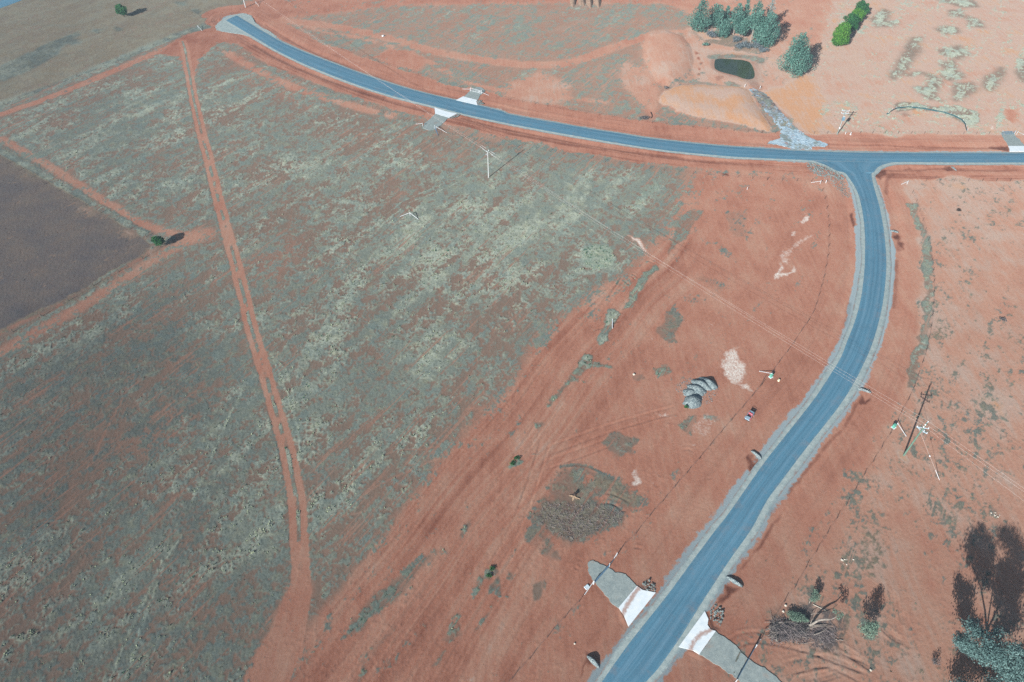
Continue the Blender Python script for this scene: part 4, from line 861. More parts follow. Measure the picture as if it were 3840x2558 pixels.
F4 = K(3,1,(1365,200),(1400,280),(1430,363),(1458,447),(1480,532),(1505,622),(1522,712),(1535,803),(1547,893),(1552,988),(1552,1083),(1548,1185),(1540,1283),(1528,1388),(1510,1488)) + K(3,2,(1488,108),(1455,216),(1415,332),(1378,440),(1330,545),(1270,655),(1170,850),(1095,970),(1020,1090),(940,1210),(865,1335),(785,1470)) + K(3,3,(700,115),(615,250),(520,405),(425,555),(330,725),(235,850),(110,1062),(0,1215)) + K(2,3,(2250,1165))
fence('long dark post fence east of the side road, to the corner by the brush', F4, strain=[br(K1(3,2,1222,775), K1(3,2,1312,862)), br(K1(2,3,2195,1250), K1(2,3,2240,1180))])
fence('dark post fence running east from the junction along the south verge', K(3,1,(1485,98),(1570,72),(1610,98),(1735,98),(1860,96),(1985,96),(2108,96),(2230,97),(2350,98),(2470,99)), strain=[br(K1(3,1,1320,120), K1(3,1,1272,122))])
F6 = K(0,0,(-100,985),(0,945),(200,868),(430,772),(640,692),(900,592),(1080,525),(1250,448),(1450,362),(1600,300),(1700,275),(1835,205),(2000,150),(2170,70),(2260,38),(2380,-15))
fence('old grey timber post fence along the northwest dirt track', F6, TIMB, strain=[br(K1(0,0,1752,250), K1(0,0,1785,275)), br(K1(0,0,2262,40), K1(0,0,2285,55))], sp=5.5)
fence('old timber post fence on the upper edge of the dark burnt paddock', K(0,1,(-150,-170),(200,20),(470,165),(700,280),(900,382),(1100,490),(1300,590),(1440,655)), TIMB, sp=6.5)
fence('old timber post fence on the lower edge of the dark burnt paddock', K(0,1,(1460,665),(1280,770),(900,975),(500,1215),(200,1380),(-150,1570)), TIMB, sp=6.5)

# gates
def gate(label, p0, p1, h=1.12, m=M_BLUE, posts=True, z=.12):
    p0 = Vector((*p0, 0)); p1 = Vector((*p1, 0)); d = p1-p0; L_ = d.length; u = d.normalized()
    t = thing('farm_gate', label, 'gate', p0, math.atan2(u.y, u.x), group='steel farm gates')
    bm = bmesh.new()
    for zz in (z, h): cyl(bm, (.05, 0, zz), (L_-.05, 0, zz), .035, n=6)
    for q in np.linspace(.05, L_-.05, 5): cyl(bm, (q, 0, z), (q, 0, h), .028, n=6)
    obj('gate_frame', bm, m, t)
    bm = bmesh.new()
    for q in np.arange(.2, L_, .16): cyl(bm, (q, 0, z), (q, 0, h), .008, n=3, caps=False)
    for zz in np.arange(z+.12, h, .14): cyl(bm, (.05, 0, zz), (L_-.05, 0, zz), .009, n=3, caps=False)
    obj('mesh_infill', bm, m, t)
    if posts:
        for q in ((0,), (L_,))[:2 if posts is True else 1]:
            bm = bmesh.new(); cyl(bm, (q[0], 0, -.1), (q[0], 0, 1.3), .075, n=8); cyl(bm, (q[0], 0, 1.3), (q[0], 0, 1.33), .08, .06, n=8); obj('gate_post', bm, M_GALV, t)
    return t
gate('closed blue grey gate across the near left gravel driveway', K1(2,3,905,535), K1(2,3,768,690))
gate('blue grey gate across the gravel driveway beside the brush heap', K1(2,3,2190,1250), K1(2,3,2020,1555))
gate('closed pale steel gate on the driveway north of the road', ZZ(1700,300,14.256,(925,590))[0], ZZ(1700,300,14.256,(1510,735))[0], m=M_GALV)
gate('steel gate swung open into the grass paddock', ZZ(1560,440,16.814,(1200,740))[0], ZZ(1560,440,16.814,(1385,1180))[0], posts=1)
gate('low blue gate at the far right driveway', ZZ(3700,470,14.257,(770,490))[0], ZZ(3700,470,14.257,(1465,478))[0])

# ================================================================== power poles and wires
M_WOOD = mat('green_treated_pole', A(116,150,134,.72), .85, .15, var=.18, scale=4)
M_PALEP = mat('pale_concrete_pole', A(208,214,214,.9), .8, .2, var=.05, scale=2)
M_GREYP = mat('grey_timber_pole', A(150,166,160,.75), .85, .15, var=.15, scale=4)
M_ARM = mat('galvanised_crossarm', A(176,206,220,.9), .5, .5)
M_INS = mat('white_porcelain', A(228,234,238,.95), .25, .5)
M_TRF = mat('grey_blue_transformer', A(128,164,184,.8), .5, .4)
M_COND = mat('bright_conductor', A(206,196,190,.95), .5, .5)
def heading(a, b): return math.atan2(b[1]-a[1], b[0]-a[0])
def pole(label, base, top, m, r=.16, arms=(), extra=None):
    x, y = SP(*base); h = hgt(base, top); t = thing('power_pole', label, 'power pole', (x, y, 0), group='power poles')
    bm = bmesh.new(); tube(bm, [(0, 0, -.2), (0, 0, h*.35), (0, 0, h*.7), (0, 0, h)], [r*1.08, r, r*.86, r*.72], 12); obj('pole', bm, m, t)
    for (z, hd, ln_, offs) in arms:
        u = Vector((math.cos(hd), math.sin(hd), 0)); v = Vector((-u.y, u.x, 0))
        bm = bmesh.new(); c = Vector((0, 0, z*h))+v*(r+.05); box(bm, c, (ln_, .10, .12), Matrix.Rotation(hd, 3, 'Z'))
        for s in (-1, 1): cyl(bm, c+u*s*ln_*.28, Vector((0, 0, z*h-.75))+v*(r*.9), .025, n=5)
        a = obj('crossarm', bm, M_ARM, t)
        for q in offs:
            bm = bmesh.new(); p = c+u*q*ln_/2
            cyl(bm, p+Vector((0, 0, .06)), p+Vector((0, 0, .2)), .03, n=6)
            for k in range(3): cyl(bm, p+Vector((0, 0, .17+.08*k)), p+Vector((0, 0, .22+.08*k)), .10-.012*k, .06, n=8)
            obj('insulator', bm, M_INS, a)
    return t, h, Vector((x, y, 0))
Az = lambda ox, oy, s, a, b: heading(ZZ(ox, oy, s, a)[0], ZZ(ox, oy, s, b)[0])
ha1 = Az(3340,1440,5.6,(600,290),(810,320)); ha2 = Az(3340,1440,5.6,(565,365),(755,490))
tA, hA, pA = pole('tall green timber pole with two crossarms and a stay, casting a long shadow', (3389,1708), (3476,1586), M_WOOD, .17, ((.83, ha1, 2.3, (-.9, .9)), (.765, ha2, 2.2, (-.9, .35, .9))))
wd = (pA.xy-Vector(SP(1832,666))).normalized(); wn = Vector((-wd.y, wd.x))
bm = bmesh.new(); top_pts = []
for s, zz in ((-1, .965), (1, .99), (-1, .90)):
    c = Vector((wn.x*s*.38, wn.y*s*.38, zz*hA)); cyl(bm, (0, 0, zz*hA-.25), c, .04, n=6); top_pts.append(c+Vector((0, 0, .3)))
cyl(bm, (0, 0, hA-.1), (0, 0, hA+.25), .05, n=6); obj('top_bracket', bm, M_ARM, tA)
for c in top_pts:
    bm = bmesh.new()
    for k in range(4): cyl(bm, c+Vector((0, 0, -.3+.08*k)), c+Vector((0, 0, -.25+.08*k)), .11, .07, n=8)
    obj('insulator', bm, M_INS, tA)
sx, sy = K1(3,2,1608,1248); st0 = Vector((0, 0, hA*.72)); st1 = Vector((sx-pA.x, sy-pA.y, 0))
bm = bmesh.new(); cyl(bm, st0, st1, .018, n=5); obj('stay_wire', bm, M_COND, tA)
bm = bmesh.new(); cyl(bm, st0.lerp(st1, .79), st1, .05, n=6); obj('stay_guard', bm, M_INS, tA)
bm = bmesh.new(); q = st0.lerp(st1, .48); cyl(bm, q, st0.lerp(st1, .505), .11, n=8); obj('stay_insulator', bm, M_INS, tA)
hc = Az(3110,390,12.06,(860,415),(1165,440))
tC, hCp, pC = pole('pale pole with a transformer and two crossarms above the bare verge', (3138.6,505), (3173,410), M_GREYP, .15, ((.93, hc, 2.3, (-.92, 0, .92)), (.83, hc, 2.3, (-.92, .25, .92))))
bm = bmesh.new(); u = Vector((math.cos(hc), math.sin(hc), 0)); v = Vector((u.y, -u.x, 0)); c = v*.55+Vector((0, 0, hCp*.665))
box(bm, c, (.85, .6, 1.15), Matrix.Rotation(hc, 3, 'Z')); bmesh.ops.bevel(bm, geom=bm.edges[:], offset=.06, segments=2, affect='EDGES')
for q in np.linspace(-.36, .36, 7): box(bm, c+u*q+v*.34, (.03, .12, .85), Matrix.Rotation(hc, 3, 'Z'))
tr = obj('transformer', bm, M_TRF, tC)
for q in (-.25, 0, .25):
    bm = bmesh.new()
    for k in range(3): cyl(bm, c+u*q+Vector((0, 0, .6+.08*k)), c+u*q+Vector((0, 0, .66+.08*k)), .07, .045, n=8)
    obj('bushing', bm, M_INS, tr)
bm = bmesh.new(); box(bm, Vector((0, 0, hCp*.28))+v*.2, (.3, .2, .5), Matrix.Rotation(hc, 3, 'Z')); cyl(bm, v*.16+Vector((0, 0, hCp*.28)), v*.16+Vector((0, 0, hCp*.6)), .03, n=6); obj('meter_box', bm, M_INS, tC)
hb = heading(SP(1832, 666), pA.xy)
tB, hB, pB = pole('slim white concrete pole standing alone in the dry grass', (1832,666), (1831,567), M_PALEP, .125, ((.88, hb+math.pi/2, 1.1, (-.85,)),))
bm = bmesh.new(); ub = Vector((math.cos(hb), math.sin(hb), 0)); vb = Vector((-ub.y, ub.x, 0))
for s in (-.35, .35): cyl(bm, (0, 0, hB-.35), vb*s+Vector((0, 0, hB)), .035, n=6)
obj('top_bracket', bm, M_ARM, tB)
btop = [vb*.35+Vector((0, 0, hB+.25)), vb*-.35+Vector((0, 0, hB+.2)), vb*.47+Vector((0, 0, hB*.88+.25))]
for q in btop[:2]:
    bm = bmesh.new()
    for k in range(3): cyl(bm, q+Vector((0, 0, -.25+.08*k)), q+Vector((0, 0, -.2+.08*k)), .1, .06, n=8)
    obj('insulator', bm, M_INS, tB)
tD, hD, pD = pole('pale pole by the old fence at the top edge of the view', (921,28), (916,-58), M_PALEP, .17, ((.9, hb+math.pi/2, 1.6, (-.9, .9)),))
def wire(label, a, b, sag=.7, rods=True):
    t = thing('power_line', label, 'power line', a, group='bright overhead wires'); d = b-a
    pts = [d*q+Vector((0, 0, -4*sag*q*(1-q))) for q in np.linspace(0, 1, 25)]
    bm = bmesh.new(); tube(bm, pts, .0115, 5); obj('conductor', bm, M_COND, t)
    if rods:
        for q in rods:
            p = pts[0].lerp(pts[1], .18) if q == 0 else pts[-1].lerp(pts[-2], .18); e = p+(d.normalized()*2.0 if q == 0 else -d.normalized()*2.0)
            bm = bmesh.new(); cyl(bm, p, e, .03, n=6); obj('armour_rod', bm, M_INS, t)
names = ('upper front', 'upper rear', 'lower')
for i in range(3):
    A_, B_ = pA+top_pts[i], pB+btop[i]
    wire(f'{names[i]} of three wires strung between the white pole and the green pole', B_, A_, .9, (0,))
    q = ((3840,1838),(3840,1826),(3840,1873))[i]; e = SP(*q, z=top_pts[i].z-.2); E_ = Vector((e[0], e[1], top_pts[i].z-.2)); E_ = A_+(E_-A_)*2.2
    wire(f'{names[i]} of three wires leaving the green pole past the right edge', A_, E_, .3, ())
    dtop = pD+Vector((vb.x*(-.7, .7, 0)[i], vb.y*(-.7, .7, 0)[i], hD*(.93, .93, 1.0)[i]))
    wire(f'{names[i]} of three wires crossing the far road to the white pole', dtop, B_, .9, (1,))

# ================================================================== service boxes, stakes, odd steel
M_GRN = mat('green_service_box', A(112,196,174,.8), .45, .4)
def service_box(label, p):
    t = thing('service_box', label, 'service box', (*p, 0), .6, group='green service boxes')
    bm = bmesh.new(); box(bm, (0, 0, .42), (.62, .5, .85)); bmesh.ops.bevel(bm, geom=bm.edges[:], offset=.04, segments=2, affect='EDGES'); obj('cabinet', bm, M_GRN, t)
    bm = bmesh.new(); box(bm, (0, 0, .88), (.7, .58, .06)); bmesh.ops.bevel(bm, geom=bm.edges[:], offset=.02, segments=1, affect='EDGES'); obj('lid', bm, M_GRN, t)
    bm = bmesh.new(); box(bm, (0, 0, .0), (.9, .8, .1)); obj('plinth', bm, CONM, t)
service_box('green service box at the fence strainer west of the road', ZZ(2830,1370,19.617,(1180,860))[0])
service_box('green service box at the fence strainer near the tall green pole', ZZ(3310,1570,19.6,(800,640))[0])
M_CREAM = mat('cream_concrete_ring', A(236,230,200,.95), .8, .2)
def ring(label, p):
    bm = bmesh.new(); n_ = 16
    prof = [(.24, .0), (.24, .42), (.15, .42), (.15, .0)]
    rings_ = [[bm.verts.new((r_*math.cos(2*math.pi*k/n_), r_*math.sin(2*math.pi*k/n_), z)) for k in range(n_)] for r_, z in prof]
    for a, b_ in zip(rings_, rings_[1:]):
        for k in range(n_): bm.faces.new((a[k], a[(k+1) % n_], b_[(k+1) % n_], b_[k]))
    o = obj('pit_collar', bm, M_CREAM, loc=(*p, 0)); tag(o, label, 'pit collar')
ring('cream pit collar on the red verge below the green box', ZZ(2830,1370,19.617,(1755,1150))[0])
def stake(label, p, h=.8, r=.06, grp='white marker stakes', cap=False):
    bm = bmesh.new(); cyl(bm, (0, 0, -.05), (0, 0, h), r, n=8); cyl(bm, (0, 0, h), (0, 0, h+.04), r*1.15, r*.7, n=8)
    if cap: cyl(bm, (0, 0, 0), (0, 0, .12), .28, n=10)
    tag(obj('marker_stake', bm, M_INS, loc=(*p, max(0, gz(*p)))), label, 'marker stake', grp)
stake('white stake left of the pond outlet', K1(2,0,2101,768), 1.0, .09)
stake('white stake right of the pond outlet', K1(2,0,2235,782), 1.0, .09)
stake('thin white stake close to the transformer pole', ZZ(3110,390,12.06,(722,1365))[0], .8, .09)
stake('white stake with a round foot right of the transformer pole', ZZ(3110,390,12.06,(955,1390))[0], .8, .11, cap=True)
stake('white stake by the rocks at the junction corner', K1(3,1,604,108), .9, .09)
stake('small white stake alone on bare ground south of the road', K1(2,1,2122,168), .8, .07)
def strut(name, label, cat, a, b, r, m, z0=.1, z1=.1):
    bm = bmesh.new(); cyl(bm, (0, 0, z0), (b[0]-a[0], b[1]-a[1], z1), r, n=10); cyl(bm, (0, 0, z0), ((a[0]-b[0])*.03, (a[1]-b[1])*.03, z0), r*1.25, n=10)
    return tag(obj(name, bm, m, loc=(a[0], a[1], max(0, gz(*a)))), label, cat)
strut('plastic_pipe', 'white pipe lying beside the grassy rut', 'pipe', K1(2,1,934,1318), K1(2,1,932,1396), .09, M_INS)
# lone corner strainer in the grass
p = K1(1,1,1385,402); t = thing('strainer_frame', 'white corner strainer with two braces left standing in the grass', 'strainer frame', (*p, 0))
bm = bmesh.new(); cyl(bm, (0, 0, -.1), (0, 0, 1.3), .075, n=8); obj('strainer_post', bm, M_GALV, t)
for q in (K1(1,1,1295,408), K1(1,1,1457,432)):
    bm = bmesh.new(); cyl(bm, (0, 0, 1.2), (q[0]-p[0], q[1]-p[1], .1), .065, n=8); obj('brace', bm, M_GALV, t)
# rolled ribbed cover by the near gate
a, b_ = ZZ(2160,2050,8.255,(280,1310),(400,1215)); t = thing('pipe_bundle', 'small bundle of blue white pipes lying beside the near left gate', 'pipe bundle', (*a, 0), heading(a, b_))
L_ = math.hypot(b_[0]-a[0], b_[1]-a[1])
for k in range(6):
    bm = bmesh.new(); cyl(bm, (L_*(k+.5)/6, -.35, .12), (L_*(k+.5)/6, .35, .12), .085, n=8); obj('pipe', bm, M_ARM if k % 2 else M_INS, t)
# black hose
M_RUB = mat('black_rubber', A(34,32,34,.6), .6, .4)
P = K(2,0,(1270,993),(1277,1005),(1282,1020),(1281,1035),(1274,1046)); bm = bmesh.new(); tube(bm, [(x-P[0][0], y-P[0][1], .12) for x, y in smooth_line(P, 4)], .12, 8)
tag(obj('rubber_hose', bm, M_RUB, loc=(*P[0], 0)), 'short curved black hose standing out on bare soil', 'hose')

# ================================================================== silt fence
P = smooth_line(ZZ(3280,380,6.195,(270,306),(320,304),(350,268),(400,228),(490,184),(580,166),(740,152),(870,156),(1020,172),(1190,194),(1390,232),(1590,272),(1760,325),(1935,398),(2045,478),(2095,545),(2112,625),(2140,695)), 4)
M_SILT = mat('dark_teal_silt_cloth', A(64,104,110,.7), .8, .2, var=.15, scale=2)
t = thing('silt_fence', 'long curved dark silt fence with pale stakes in the bare corner', 'silt fence', (*P[0], 0))
V, F = [], []
for i, (x, y) in enumerate(P):
    d = np.array(P[min(i+1, len(P)-1)])-np.array(P[max(i-1, 0)]); d /= np.linalg.norm(d); nx_, ny_ = -d[1]*.02, d[0]*.02
    hh_ = .52+.05*math.sin(i*1.3)
    for s, z in ((1, -.05), (1, hh_), (-1, hh_), (-1, -.05)): V.append((x-P[0][0]+nx_*s, y-P[0][1]+ny_*s, z))
for i in range(len(P)-1):
    for k in range(3): F.append((i*4+k, i*4+k+1, i*4+k+5, i*4+k+4))
obj('silt_cloth', np_mesh('silt_cloth', V, F, False), M_SILT, t)
for q in ((320,300),(400,224),(490,180),(580,163),(740,148),(870,152),(1020,168),(1190,190),(1390,228),(1590,268),(1760,320),(1935,393),(2045,472),(2095,540),(2125,610),(2150,690)):
    x, y = ZZ(3280,380,6.195,q)[0]; bm = bmesh.new(); cyl(bm, (x-P[0][0], y-P[0][1]+.1, -.05), (x-P[0][0]+rnd.uniform(-.05,.05), y-P[0][1]+.1, .85), .055, n=6); obj('stake', bm, M_INS, t)

# ================================================================== gravel heaps, rock checks, earth ridges, rubble
m, n, b = nodemat('grey_blue_gravel', .9, .2); T = NT(n)
vr = n.nodes.new('ShaderNodeTexVoronoi'); vr.inputs['Scale'].default_value = 7; n.links.new(T.geo.outputs['Position'], vr.inputs['Vector'])
sp_ = n.nodes.new('ShaderNodeSeparateColor'); n.links.new(vr.outputs['Color'], sp_.inputs[0])
c = T.mix(sp_.outputs[0], A(96,114,122,.75), A(172,186,186,.85)); c = T.mix(T.mapr(sp_.outputs[1], .75, 1, 0, .6), c, A(60,78,92,.7)); n.links.new(c, b.inputs['Base Color']); T.bump(vr.outputs['Distance'], b, .9, .12); M_GRAVEL = m
def heap(name, label, cat, c, rx, ry, h, rot, m, peak=.5, seed=0, grp=None, flat_=0.0, nr=18, na=40, rough=.2):
    V = [(0, 0, h*(1+.0))]; F = []
    for i in range(1, nr+1):
        f = i/nr
        for k in range(na):
            a = 2*math.pi*k/na; wob = 1+.34*(float(fbm(np.array([math.cos(a)*1.6+seed]), np.array([math.sin(a)*1.6]), seed, 3)[0])-.5)*2*f
            z = h*max(0, 1-f**(1.0+flat_)); z = z*(1-.25*math.exp(-((f-.0)/.2)**2)*0)
            x, y = math.cos(a)*rx*f*wob, math.sin(a)*ry*f*wob
            z += rough*(float(fbm(np.array([x*2.3+seed]), np.array([y*2.3]), seed+5, 3)[0])-.5)*(1 if i < nr else 0)
            V.append((x*math.cos(rot)-y*math.sin(rot), x*math.sin(rot)+y*math.cos(rot), z if i < nr else -.06))
    for k in range(na): F.append((0, 1+k, 1+(k+1) % na, 1+(k+1) % na))
    for i in range(nr-1):
        for k in range(na):
            a0 = 1+i*na+k; a1 = 1+i*na+(k+1) % na; F.append((a0, a0+na, a1+na, a1))
    bm = bmesh.new(); vv = [bm.verts.new(v) for v in V]
    for f in F:
        bm.faces.new([vv[q] for q in dict.fromkeys(f)])
    for f in bm.faces: f.smooth = True
    o = obj(name, bm, m, loc=(c[0], c[1], 0)); return tag(o, label, cat, grp)
G = 'grey gravel heaps by the white patch'
hp = lambda x, y: ZZ(2540,1390,9.8,(x, y))[0]
heap('gravel_heap', 'rounded front gravel heap with a dark hollow on its right', 'gravel heap', hp(560,1140), 2.35, 1.9, 1.35, .3, M_GRAVEL, seed=3, grp=G, flat_=.5)
heap('gravel_heap', 'low gravel heap with a tail to the left, behind the front one', 'gravel heap', hp(480,800), 1.75, 1.35, .85, .2, M_GRAVEL, seed=9, grp=G, flat_=.2)
heap('gravel_heap', 'middle gravel heap with a curved ridge', 'gravel heap', hp(720,700), 2.2, 1.5, 1.15, -.5, M_GRAVEL, seed=14, grp=G, flat_=.4)
heap('gravel_heap', 'tall gravel heap with a sharp shadowed ridge', 'gravel heap', hp(880,540), 2.5, 1.35, 1.35, -.65, M_GRAVEL, seed=21, grp=G, flat_=.25)
heap('gravel_heap', 'rear gravel heap nearest the white patch', 'gravel heap', hp(1150,480), 2.35, 1.3, 1.2, -.6, M_GRAVEL, seed=27, grp=G, flat_=.3)
def check(label, a, b_, wd_, h, seed):
    c = ((a[0]+b_[0])/2, (a[1]+b_[1])/2); heap('rock_check', label, 'rock check', c, math.hypot(b_[0]-a[0], b_[1]-a[1])/2, wd_, h, heading(a, b_), M_GRAVEL, seed=seed, grp='rock checks in the drains', flat_=1.2, rough=.2, na=28, nr=10)
check('silver rock check west of the road below the parked buggy', K1(2,2,2155,985), K1(2,2,2255,1065), 0.30, 0.44, 31)
check('grey rock check under the overhead wires east of the road', K1(3,2,885,436), K1(3,2,1003,478), 0.30, 0.40, 37)
check('pale rock check in the drain east of the curve', K1(3,1,1168,527), K1(3,1,1252,547), 0.32, 0.36, 41)
check('small rock check in the drain east of the junction', K1(3,0,1715,1470), K1(3,0,1757,1506), 0.29, 0.32, 43)
check('dark rounded rock check near the bottom of the view', K1(2,3,715,1318), K1(2,3,820,1425), 0.40, 0.60, 47)
check('dark rock check opposite the near left driveway', K1(2,3,1940,622), K1(2,3,2085,715), 0.36, 0.56, 53)
m, n, b = nodemat('pale_brown_earth', .95, .1); T = NT(n); c = T.mix(T.mapr(T.noise(.8, 5, .7), .35, .7, 0, 1), A(150,124,106,.8), A(188,160,138,.8)); n.links.new(c, b.inputs['Base Color']); T.bump(T.noise(2, 4, .7), b, .6, .2)
dsc = ('leftmost', 'second from left', 'third from left', 'rightmost')
for i, x in enumerate((2150, 2180, 2210, 2240)):
    c0 = SP(x, 4); heap('earth_ridge', f'{dsc[i]} of four parallel earth ridges at the top edge', 'earth ridge', (c0[0], c0[1]+5), 11.5, 1.75, 1.9, math.pi/2+.03*rnd.uniform(-1, 1), m, seed=60+i, grp='parallel earth ridges', flat_=.5, rough=.3)
# loose rubble (stuff)
M_ROCK = mat('pale_rubble_stone', A(140,152,150,.75), .9, .15, var=.35, scale=1.2)
def rubble(label, P, dens_, smin, smax, seed, m=M_ROCK):
    r = np.random.default_rng(seed); P = np.array(P); lo, hi = P.min(0), P.max(0); area = (hi-lo).prod(); q = r.random((int(area*dens_), 2))*(hi-lo)+lo
    q = q[inside(q[:, 0], q[:, 1], P)]
    ico = bmesh.new(); bmesh.ops.create_icosphere(ico, subdivisions=1, radius=1); iv = np.array([v.co[:] for v in ico.verts]); if_ = np.array([[v.index for v in f.verts] for f in ico.faces]); ico.free()
    Vs, Fs = [], []
    for i, (x, y) in enumerate(q):
        s = smin+(smax-smin)*r.random()**2; a = r.random()*6.28; J = iv*(1+.5*(r.random(iv.shape)-.5))*np.array([1, .8, .6])*s
        J = np.c_[J[:, 0]*math.cos(a)-J[:, 1]*math.sin(a), J[:, 0]*math.sin(a)+J[:, 1]*math.cos(a), J[:, 2]]
        Vs.append(J+np.array([x, y, s*.25])); Fs.append(if_+i*len(iv))
    if Vs: tag(obj('rubble', np_mesh('rubble', np.concatenate(Vs), np.concatenate(Fs), False), m), label, 'rubble', kind='stuff')
rubble('pale rock rubble at the western corner of the junction', K(3,0,(430,1440),(500,1436),(600,1462),(700,1515),(790,1570),(740,1590),(640,1560),(540,1560),(450,1500)), 9, .08, .32, 1)
rubble('blue grey rubble running down from the junction corner', K(3,1,(540,40),(640,30),(760,60),(800,140),(850,240),(760,240),(720,180),(640,110)), 8, .06, .2, 2)
rubble('rock rubble where the drain meets the road', K(3,0,(325,1265),(400,1275),(470,1300),(470,1318),(330,1316)), 14, .08, .26, 3)
rubble('grey rubble beside the apron south of the road', K(1,0,(1722,1045),(1797,1008),(1832,1008),(1800,1036),(1740,1052)), 14, .08, .3, 4)
rubble('grey rubble beside the apron north of the road', ZZ(1700,300,14.256,(1270,1090),(1400,1080),(1540,1120),(1620,1240),(1560,1310),(1300,1370)), 14, .08, .3, 5)
rubble('dark rubble at the culvert of the near left driveway', K(2,3,(1190,690),(1250,640),(1310,690),(1330,750),(1240,745)), 18, .06, .24, 6)
rubble('dark rubble at the culvert opposite the near left driveway', K(2,3,(1800,930),(1850,860),(1910,920),(1915,1000),(1880,1060),(1800,1000)), 14, .06, .24, 7)
M_BONE = mat('bleached_debris', A(206,200,186,.9), .9, .1, var=.2, scale=3)
rubble('bleached scraps on the small pile in the east paddock', K(3,3,(2035,30),(2110,30),(2160,80),(2110,115),(2050,90)), 6, .05, .22, 8, M_BONE)
rubble('bleached scraps on the grey patch above the brush', K(3,3,(700,480),(760,460),(850,470),(830,510),(760,520)), 6, .05, .28, 9, M_BONE)
rubble('loose gravel scattered round the grey heaps', [tuple(np.array(hp(760,760))+np.array((math.cos(a)*4.6*(1+.25*math.sin(3*a)), math.sin(a)*3.9))) for a in np.linspace(0, 6.28, 17)[:-1]], 9, .05, .15, 10, M_GRAVEL)
# scattered stones, big enough to point at
def stone(label, p, s, m=M_BONE):
    bm = bmesh.new(); bmesh.ops.create_icosphere(bm, subdivisions=2, radius=s)
    for v in bm.verts: v.co *= 1+.35*(rnd.random()-.5); v.co.z *= .75
    tag(obj('stone', bm, m, loc=(*p, s*.45)), label, 'stone', 'pale stones near the brush heap')
for lb, q, s in (('white stone at the fence left of the brush heap', (395,430), .22), ('cream stone on orange soil at the edge of the brush heap', (345,565), .2), ('white stone by itself below the brush heap', (190,1220), .22), ('pale stone in the middle of the twigs', (600,1080), .3), ('small pale stone high in the twigs', (265,1000), .2)):
    stone(lb, ZZ(2880,2200,6.03,q)[0], s)
stone('brown stone on the bare soil right of the dry bush', K1(3,3,1000,1450), .2)
stone('pale stone alone on the far grass north of the road', K1(1,0,1146,322), .5, M_INS)
stone('dark stone near the stump patch', K1(2,3,600,1215), .16)
stone('grey stone in the bare strip above the gravel heaps', K1(2,2,1123,318), .3)

# ================================================================== the buggy
M_GREYB = mat('grey_blue_panel', A(150,174,190,.8), .4, .5); M_RED = mat('coral_red_panel', A(232,104,110,.8), .4, .5); M_BLK = mat('black_plastic', A(22,24,30,.6), .5, .4); M_WHT = mat('white_wheel', A(236,228,222,.95), .5, .4)
a, b_ = ZZ(2740,1510,16.81,(985,1170),(1260,790)); hd = heading(a, b_)
t = thing('utility_buggy', 'small red and grey open buggy parked on the red verge', 'buggy', (*a, 0), hd)
def bx(name, c, s, m, par, bev=.04, rot=None):
    bm = bmesh.new(); box(bm, c, s, rot)
    if bev: bmesh.ops.bevel(bm, geom=bm.edges[:], offset=bev, segments=2, affect='EDGES')
    return obj(name, bm, m, par)
bx('chassis', (1.15, 0, .42), (2.5, .95, .16), M_BLK, t)
bm = bmesh.new(); box(bm, (.38, 0, .68), (.85, 1.0, .34)); bmesh.ops.bevel(bm, geom=bm.edges[:], offset=.08, segments=2, affect='EDGES')
for v in bm.verts:
    if v.co.x < .15: v.co.z -= .14*(.15-v.co.x)/.2
obj('bonnet', bm, M_GREYB, t)
bx('dashboard', (.92, 0, .82), (.18, 1.0, .28), M_BLK, t)
for s in (-1, 1):
    bx('side_panel', (1.3, s*.52, .66), (.7, .1, .36), M_RED, t, .03)
    se = bx('seat', (1.35, s*.25, .7), (.5, .42, .16), M_RED, t, .05); bx('backrest', (1.62, s*.25, .98), (.12, .42, .46), M_RED, se, .05)
    bx('mudguard', (.35, s*.56, .74), (.6, .2, .06), M_RED if s < 0 else M_GREYB, t, .02)
    for x in (.35, 2.0):
        bm = bmesh.new(); cyl(bm, (x, s*.5-.09, .3), (x, s*.5+.09, .3), .3, n=18); bmesh.ops.bevel(bm, geom=[e for e in bm.edges if e.calc_face_angle(0) > .8], offset=.04, segments=2, affect='EDGES'); wh = obj('wheel', bm, M_BLK, t)
        bm = bmesh.new(); cyl(bm, (x, s*.6-.02, .3), (x, s*.6+.015, .3), .17, n=14); obj('rim', bm, M_WHT, wh)
bx('tray', (2.1, 0, .78), (.85, 1.05, .3), M_GREYB, t, .04)
bm = bmesh.new()
for s in (-1, 1): tube(bm, [(.85, s*.48, .85), (1.05, s*.46, 1.42), (1.75, s*.46, 1.46), (1.85, s*.48, .85)], .028, 6)
for x, z in ((1.05, 1.42), (1.75, 1.46)): cyl(bm, (x, -.46, z), (x, .46, z), .028, n=6)
obj('roll_frame', bm, M_GREYB, t)
bm = bmesh.new(); cyl(bm, (1.05, .22, .95), (1.12, .22, 1.0), .03, n=6)
r_ = bmesh.ops.create_circle(bm, segments=14, radius=.16); bmesh.ops.transform(bm, matrix=Matrix.Translation((1.12, .22, 1.02)) @ Matrix.Rotation(1.0, 4, 'Y'), verts=r_['verts'])
ring_ = [v.co.copy() for v in r_['verts']]; tube(bm, ring_+[ring_[0]], .018, 5); obj('steering_wheel', bm, M_BLK, t)
for s in (-1, 1): bm = bmesh.new(); cyl(bm, (-.02, s*.36, .62), (-.07, s*.36, .61), .08, n=10); obj('headlight', bm, M_INS, t)
